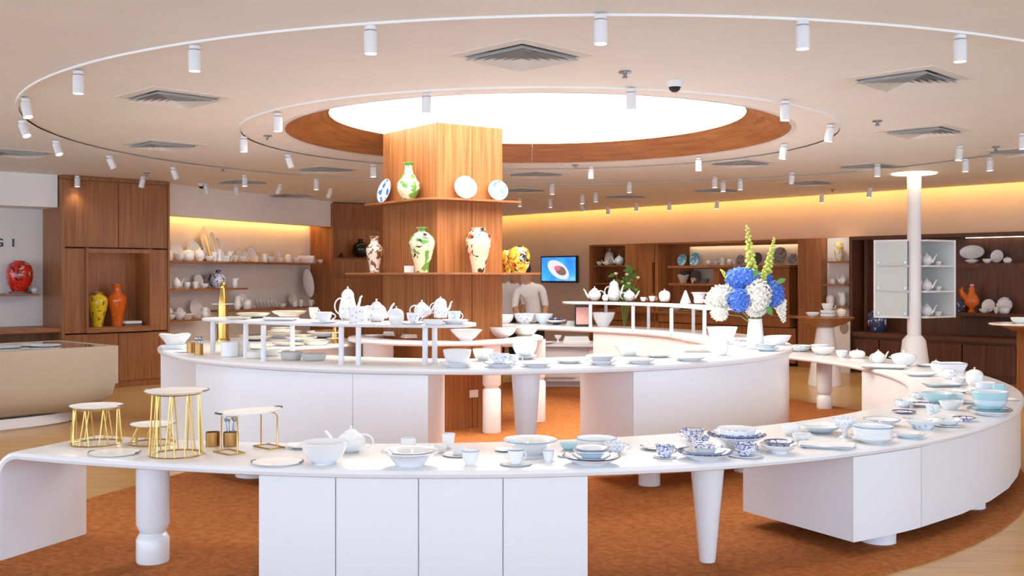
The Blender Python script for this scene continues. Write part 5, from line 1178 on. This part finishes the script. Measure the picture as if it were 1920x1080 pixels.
# ================================================================ RIGHT WALL
w = RW; WHERE = 'on the lit cabinet shelf'
zs = UA['top']
for px, wd, stl, lab in ((1280,22,'skyplate','left turquoise painted plate upright on the lit cabinet shelf'),(1304,25,'skyplate','right turquoise painted plate upright on the lit cabinet shelf'),(1389,20,'gpaint','small grey patterned plate upright behind the tall flower spike'),(1420,24,'slate','black plate upright between the grey plates'),(1463,34,'gpaint','large grey patterned plate upright near the cabinet end'),(1487,22,'gpaint','grey patterned plate upright at the very cabinet end')):
    wall_put(w, 'plate', px, wd, zs+.003, -.12, stl, None, 0, 10, label=lab)
for px, kind, wd, h_, stl in ((1328,'teapot',10,12,'grey'),(1342,'bowl',14,9,'grey'),(1355,'coffeepot',10,20,'grey'),(1368,'jar',12,14,'grey'),(1376,'cup',8,10,'grey')): wall_put(w, kind, px, wd, zs, .02, stl, h_, 180)
zs = UA['mid']; WHERE = 'on the lower cabinet shelf'
wall_put(w, 'squarebowl', 1281, 22, zs, .0, 'grey', 16); wall_put(w, 'plate', 1305, 24, zs+.003, -.12, 'slate', None, 0, 10); wall_put(w, 'cup', 1300, 10, zs, .06, 'red', 10, label='red cup before the black plate on the cabinet shelf'); wall_put(w, 'cup', 1324, 10, zs, .04, 'slate', 9)
wall_put(w, 'squarebowl', 1283, 18, zs+.001, -.14, 'slate', 22, label='black square bowl behind the grey one')
zs = UA['left']; WHERE = 'in the left cabinet niche'
wall_put(w, 'cloche', 1143, 28, zs, -.1, 'ivory', 32, label='ivory domed dish in the cabinet niche by the television'); wall_put(w, 'teapot', 1161, 18, zs, .03, 'sky', 20); wall_put(w, 'bowl', 1124, 12, zs, .03, 'white', 7); wall_put(w, 'teapot', 1138, 12, zs, .06, 'script', 12); wall_put(w, 'plate', 1119, 18, zs+.003, -.18, 'bronze', None, 0, 10, label='bronze plate upright in the cabinet niche by the television')
zs = UA['counter']; WHERE = 'on the cabinet counter under the riser line'
for k, (px, stl, kind) in enumerate(((1165,'sky','plate'),(1190,'white','soup'),(1210,'white','plate'),(1232,'teal','bowl'),(1250,'teal','plate'),(1268,'white','bowl'),(1286,'pale','plate'),(1304,'white','plate'),(1322,'brim','soup'))): wall_put(w, kind, px, 22, zs, .0, stl, None, where='on the wooden cabinet counter')
# potted plant with white blossoms beside the left niche
q = w.at(w.s_px(1170,.55), .55); y = q.y; zq = zpx(562, y)
t = thing('potted_plant', 'leafy plant with white blossoms in front of the wall cabinet', 'plant', (q.x, q.y, UA['counter']*0)); hp = zpx(560,y)
obj('pot', MB().lathe([(0,0),(.16,0),(.18,.03),(.20,.55),(.21,.58),(.18,.58),(.17,.5),(0,.5)], 24), 'wood', t)
random.seed(11); mbl, mbf = MB(), MB()
for k in range(16):
    a = k*2.4; px_, py_ = 1170+random.uniform(-26,26), random.uniform(500,552); tx, tz = (px_-960)/F*y-q.x, zpx(py_,y); ty = random.uniform(-.1,.1)
    obj('stem', MB().tube([(0,0,.5),(tx*.4,ty*.4,tz*.7+.1),(tx,ty,tz)], .006, 5), 'stem', t)
    for j in range(2):
        c_ = Vector((tx*(.7+.3*j), ty, tz*(.88+.12*j))); q_ = Vector((random.uniform(-1,1), random.uniform(-.6,.2), random.uniform(-.6,.6))).normalized(); s2 = q_.cross(Vector((0,1,.2))).normalized()
        obj('leaf', MB().add([c_, c_+q_*.08+s2*.045, c_+q_*.19, c_+q_*.08-s2*.045], [(0,1,2,3)]), 'leaf', t)
    if k % 2 == 0: obj('blossom', MB().lathe([(0,-.03),(.03,-.02),(.045,.01),(.02,.03),(0,.025)], 6), 'petal_white' if k % 4 else 'petal_green', t, (tx,ty,tz))
# white pier
WHERE = 'on the white pier shelves'
wall_put(w, 'oval_jar', 1573, 17, PS[0], .12, 'lemon', 38, label='white and yellow vase on the top pier shelf'); wall_put(w, 'cup', 1556, 8, PS[0], .12, 'white', 8)
wall_put(w, 'teapot', 1580, 14, PS[1], .12, 'white', 20); wall_put(w, 'jar', 1562, 12, PS[1], .12, 'white', 13); wall_put(w, 'creamer', 1580, 14, PS[2], .12, 'white', 26); wall_put(w, 'jar', 1557, 16, PS[2], .12, 'white', 24, label='white lidded jar on the lowest pier shelf')
# long dark cabinet
zs = UB['top']; WHERE = 'on the upper dark cabinet shelf'
wall_put(w, 'ovalplate', 1824, 48, zs+.003, -.16, 'brim', None, 0, 10, scale=(1,.85), label='large blue-rimmed oval platter upright in the dark cabinet'); wall_put(w, 'plate', 1870, 25, zs+.003, -.14, 'brim', None, 0, 10); wall_put(w, 'tureen', 1822, 24, zs, .0, 'white', 9); wall_put(w, 'bowl', 1851, 17, zs, .0, 'white', 8); wall_put(w, 'jar', 1889, 15, zs, .0, 'white', 12)
zs = UB['low']; WHERE = 'on the lower dark cabinet shelf'
wall_put(w, 'plate', 1854, 26, zs+.003, -.10, 'brim', None, 0, 12); wall_put(w, 'plate', 1884, 30, zs+.003, -.12, 'florin', None, 0, 12); wall_put(w, 'bowl', 1845, 18, zs, .0, 'brim', 8); wall_put(w, 'jar', 1883, 20, zs, .0, 'sky', 16); wall_put(w, 'cup', 1868, 10, zs, .02, 'white', 12); wall_put(w, 'plate', 1799, 22, zs+.003, -.12, 'navychina', None, 0, 12)
q = w.at(w.s_px(1822,-.02), -.02); R_ = 13/F*q.y
t = thing('rooster_figurine', 'orange ceramic rooster figurine in the dark cabinet', 'figurine', (q.x,q.y,zs))
obj('body', MB().lathe([(0,0),(.05,0),(.06,.02),(.03,.05),(.05,.08),(.11,.14),(.12,.20),(.08,.27),(.045,.33),(.05,.37),(.03,.41),(0,.42)], 20, (0,0,0), 0, 1, .7), 'rooster', t)
obj('tail', MB().tube([(-.06,0,.2),(-.14,0,.28),(-.17,0,.36),(-.14,0,.40)], [.05,.045,.03,.01], 8), 'rooster', t); obj('comb', MB().box((.0,0,.43), (.06,.012,.035)), 'painted_crimson', t); obj('beak', MB().tube([(.03,0,.375),(.075,0,.365)], [.014,.003], 6), 'gold', t)
wall_put(w, 'oval_jar', 1645, 36, UB['counter'], .12, 'navychina', 42, label='dark blue and white round vase on the dark counter'); wall_put(w, 'plate', 1640, 22, UB['counter']+.003, -.1, 'flor', None, 0, 12, label='blue-flowered plate upright behind the dark blue vase')
# glass showcase contents
kc, kl, kr, kb = SC
for k, zz in enumerate(SHOW_Z):
    nm = ('lowest','middle','top')[k]
    for f, g, kind, wd, h_ in ((.55,.28,'teapot',.16,.19),(.80,.22,'cup',.10,.06),(.36,.36,'coffeepot',.11,.19)):
        q = kc+(kr-kc)*f+(kl-kc)*g; make(kind, 'white', q.x, q.y, zz, wd, h_, 150, 'plain white %s on the %s showcase shelf' % (NOUN[kind], nm))
# pedestal table and side table
WHERE = 'on the wooden pedestal table'
for dx, dy, kind, stl, D_, h_ in ((-.2,-.05,'bowl','white',.20,.07),(.02,-.06,'casserole','script',.24,.05),(.24,.0,'jar','ivory',.16,.14)): make(kind, stl, PED[0]+dx, PED[1]+dy, ZPED, D_, h_)
make('casserole', 'script', PED[0]+.02, PED[1]-.06, ZPED+.0505, .22, .05, 0, 'black-patterned dish stacked on its twin on the pedestal table'); make('cup', 'white', PED[0]+.02, PED[1]-.06, ZPED+.1015, .18, .10)
WHERE = 'on the oval side table'
for dx, kind, D_, h_, lab in ((-.76,'flatplate',.16,None,'small flat white plate on the oval side table'),(-.60,'bowl',.22,.08,'white bowl on the oval side table'),(-.36,'bowl',.22,.09,None),(-.32,'jar',.18,.16,None)):
    make(kind, 'white', SIDE[0]+dx, SIDE[1]+(.1 if kind == 'jar' else -.14), ZSIDE, D_, h_, 0, lab)

# ================================================================ PEOPLE
def person(label, joints, radii, edges, loc, matsel, face):
    me = bpy.data.meshes.new('person'); me.from_pydata(joints, edges, []); o = bpy.data.objects.new('person', me); COL.objects.link(o)
    sk = o.modifiers.new('s', 'SKIN'); sk.use_smooth_shade = True; sk.branch_smoothing = .5
    for k, r in enumerate(radii): me.skin_vertices[0].data[k].radius = (r, r*.82) if k < 6 else (r, r)
    me.skin_vertices[0].data[0].use_root = True
    sb = o.modifiers.new('b', 'SUBSURF'); sb.levels = 2; sb.render_levels = 2
    bpy.context.view_layer.update(); m2 = bpy.data.meshes.new_from_object(o.evaluated_get(bpy.context.evaluated_depsgraph_get())); o.modifiers.clear(); o.data = m2
    m2.materials.clear()
    for q in ('shirt','trousers','skin'): m2.materials.append(M[q])
    SK_ = {(0,1):0,(1,2):0,(2,3):0,(3,15):0,(15,16):0,(3,19):0,(19,20):0}
    segs = [(Vector(joints[a]), Vector(joints[b]), SK_.get((a,b), 1 if (a in (0,7,8,9,11,12,13) and b < 15) else 2), (radii[a]+radii[b])/2) for a, b in edges]
    def near(c):
        best = None
        for a, b, m_, r_ in segs:
            d = b-a; t_ = max(0, min(1, (c-a).dot(d)/d.length_squared)); e_ = (c-a-d*t_).length-r_
            if best is None or e_ < best[0]: best = (e_, m_)
        return best[1]
    for p in m2.polygons: p.material_index = near(p.center); p.use_smooth = True
    o.location = loc; tag(o, label, 'person'); return o
J = [(0,0,.98),(.0,-.02,1.12),(-.03,-.07,1.30),(-.08,-.14,1.46),(-.10,-.20,1.55),(-.13,-.24,1.64),(-.15,-.27,1.75),
     (.09,0,.90),(.10,-.03,.50),(.10,.02,.09),(.10,-.10,.05),(-.09,0,.90),(-.10,-.03,.50),(-.10,.02,.09),(-.10,-.10,.05),
     (.13,-.14,1.43),(.19,-.06,1.18),(.17,-.20,.98),(.16,-.25,.94),(-.26,-.20,1.40),(-.30,-.26,1.16),(-.24,-.42,1.00),(-.22,-.47,.96)]
RAD = [.155,.145,.16,.15,.065,.085,.09,.105,.075,.055,.045,.105,.075,.055,.045,.075,.055,.042,.038,.075,.055,.042,.038]
ED = [(0,1),(1,2),(2,3),(3,4),(4,5),(5,6),(0,7),(7,8),(8,9),(9,10),(0,11),(11,12),(12,13),(13,14),(3,15),(15,16),(16,17),(17,18),(3,19),(19,20),(20,21),(21,22)]
for wi, sg in ((18,1),(22,-1)):                       # palms and five separate fingers grown from each wrist
    wx, wy, wz = J[wi]; pm = len(J); J.append((wx, wy-.03, wz-.05)); RAD.append(.030); ED.append((wi, pm))
    for fx, fl in ((-.028,.055),(-.010,.070),(.010,.066),(.028,.048)):
        k = len(J); J += [(wx+fx, wy-.045, wz-.085), (wx+fx*1.1, wy-.055, wz-.085-fl*.5), (wx+fx*1.1, wy-.045, wz-.085-fl)]; RAD += [.010,.009,.007]; ED += [(pm,k),(k,k+1),(k+1,k+2)]
    k = len(J); J += [(wx-sg*.045, wy-.045, wz-.055), (wx-sg*.055, wy-.06, wz-.090)]; RAD += [.011,.009]; ED += [(pm,k),(k,k+1)]
sel = None
def head_bits(o, hx):
    h_ = obj('hair', MB().lathe([(0,.135),(.06,.12),(.10,.07),(.112,0),(.10,-.05),(.085,-.06)][::-1], 20), 'hair', o, (hx[0], hx[1]+.015, hx[2]+.005))
    for s_ in (-1, 1):
        obj('eye', MB().lathe([(0,-.012),(.012,0),(0,.012)], 8), 'black', o, (hx[0]+s_*.032, hx[1]-.085, hx[2]-.02)); obj('ear', MB().lathe([(0,-.03),(.014,0),(0,.03)], 8), 'skin', o, (hx[0]+s_*.092, hx[1]+.01, hx[2]-.02))
    obj('nose', MB().tube([(0,0,.02),(0,-.022,-.015),(0,0,-.025)], [.006,.012,.006], 6), 'skin', o, (hx[0], hx[1]-.082, hx[2]-.035))
yp = 16.3
o1 = person('person in a pale shirt and dark trousers leaning beside the television', J, RAD, ED, ((1000-960)/F*yp, yp, 0), sel, 0); head_bits(o1, (-.15,-.27,1.73))
yp = 17.4
o2 = person('person in a white shirt mostly hidden behind the column', [(-x_, y_, z_p) for x_, y_, z_p in J], RAD, ED, ((950-960)/F*yp, yp, 0), sel, 0); head_bits(o2, (.15,-.27,1.73))

# look-alikes that share a label form a group
seen = {}
for o in MADE: seen.setdefault(o['label'], []).append(o)
for lab, L_ in seen.items():
    if len(L_) > 1:
        for o in L_: o['group'] = lab
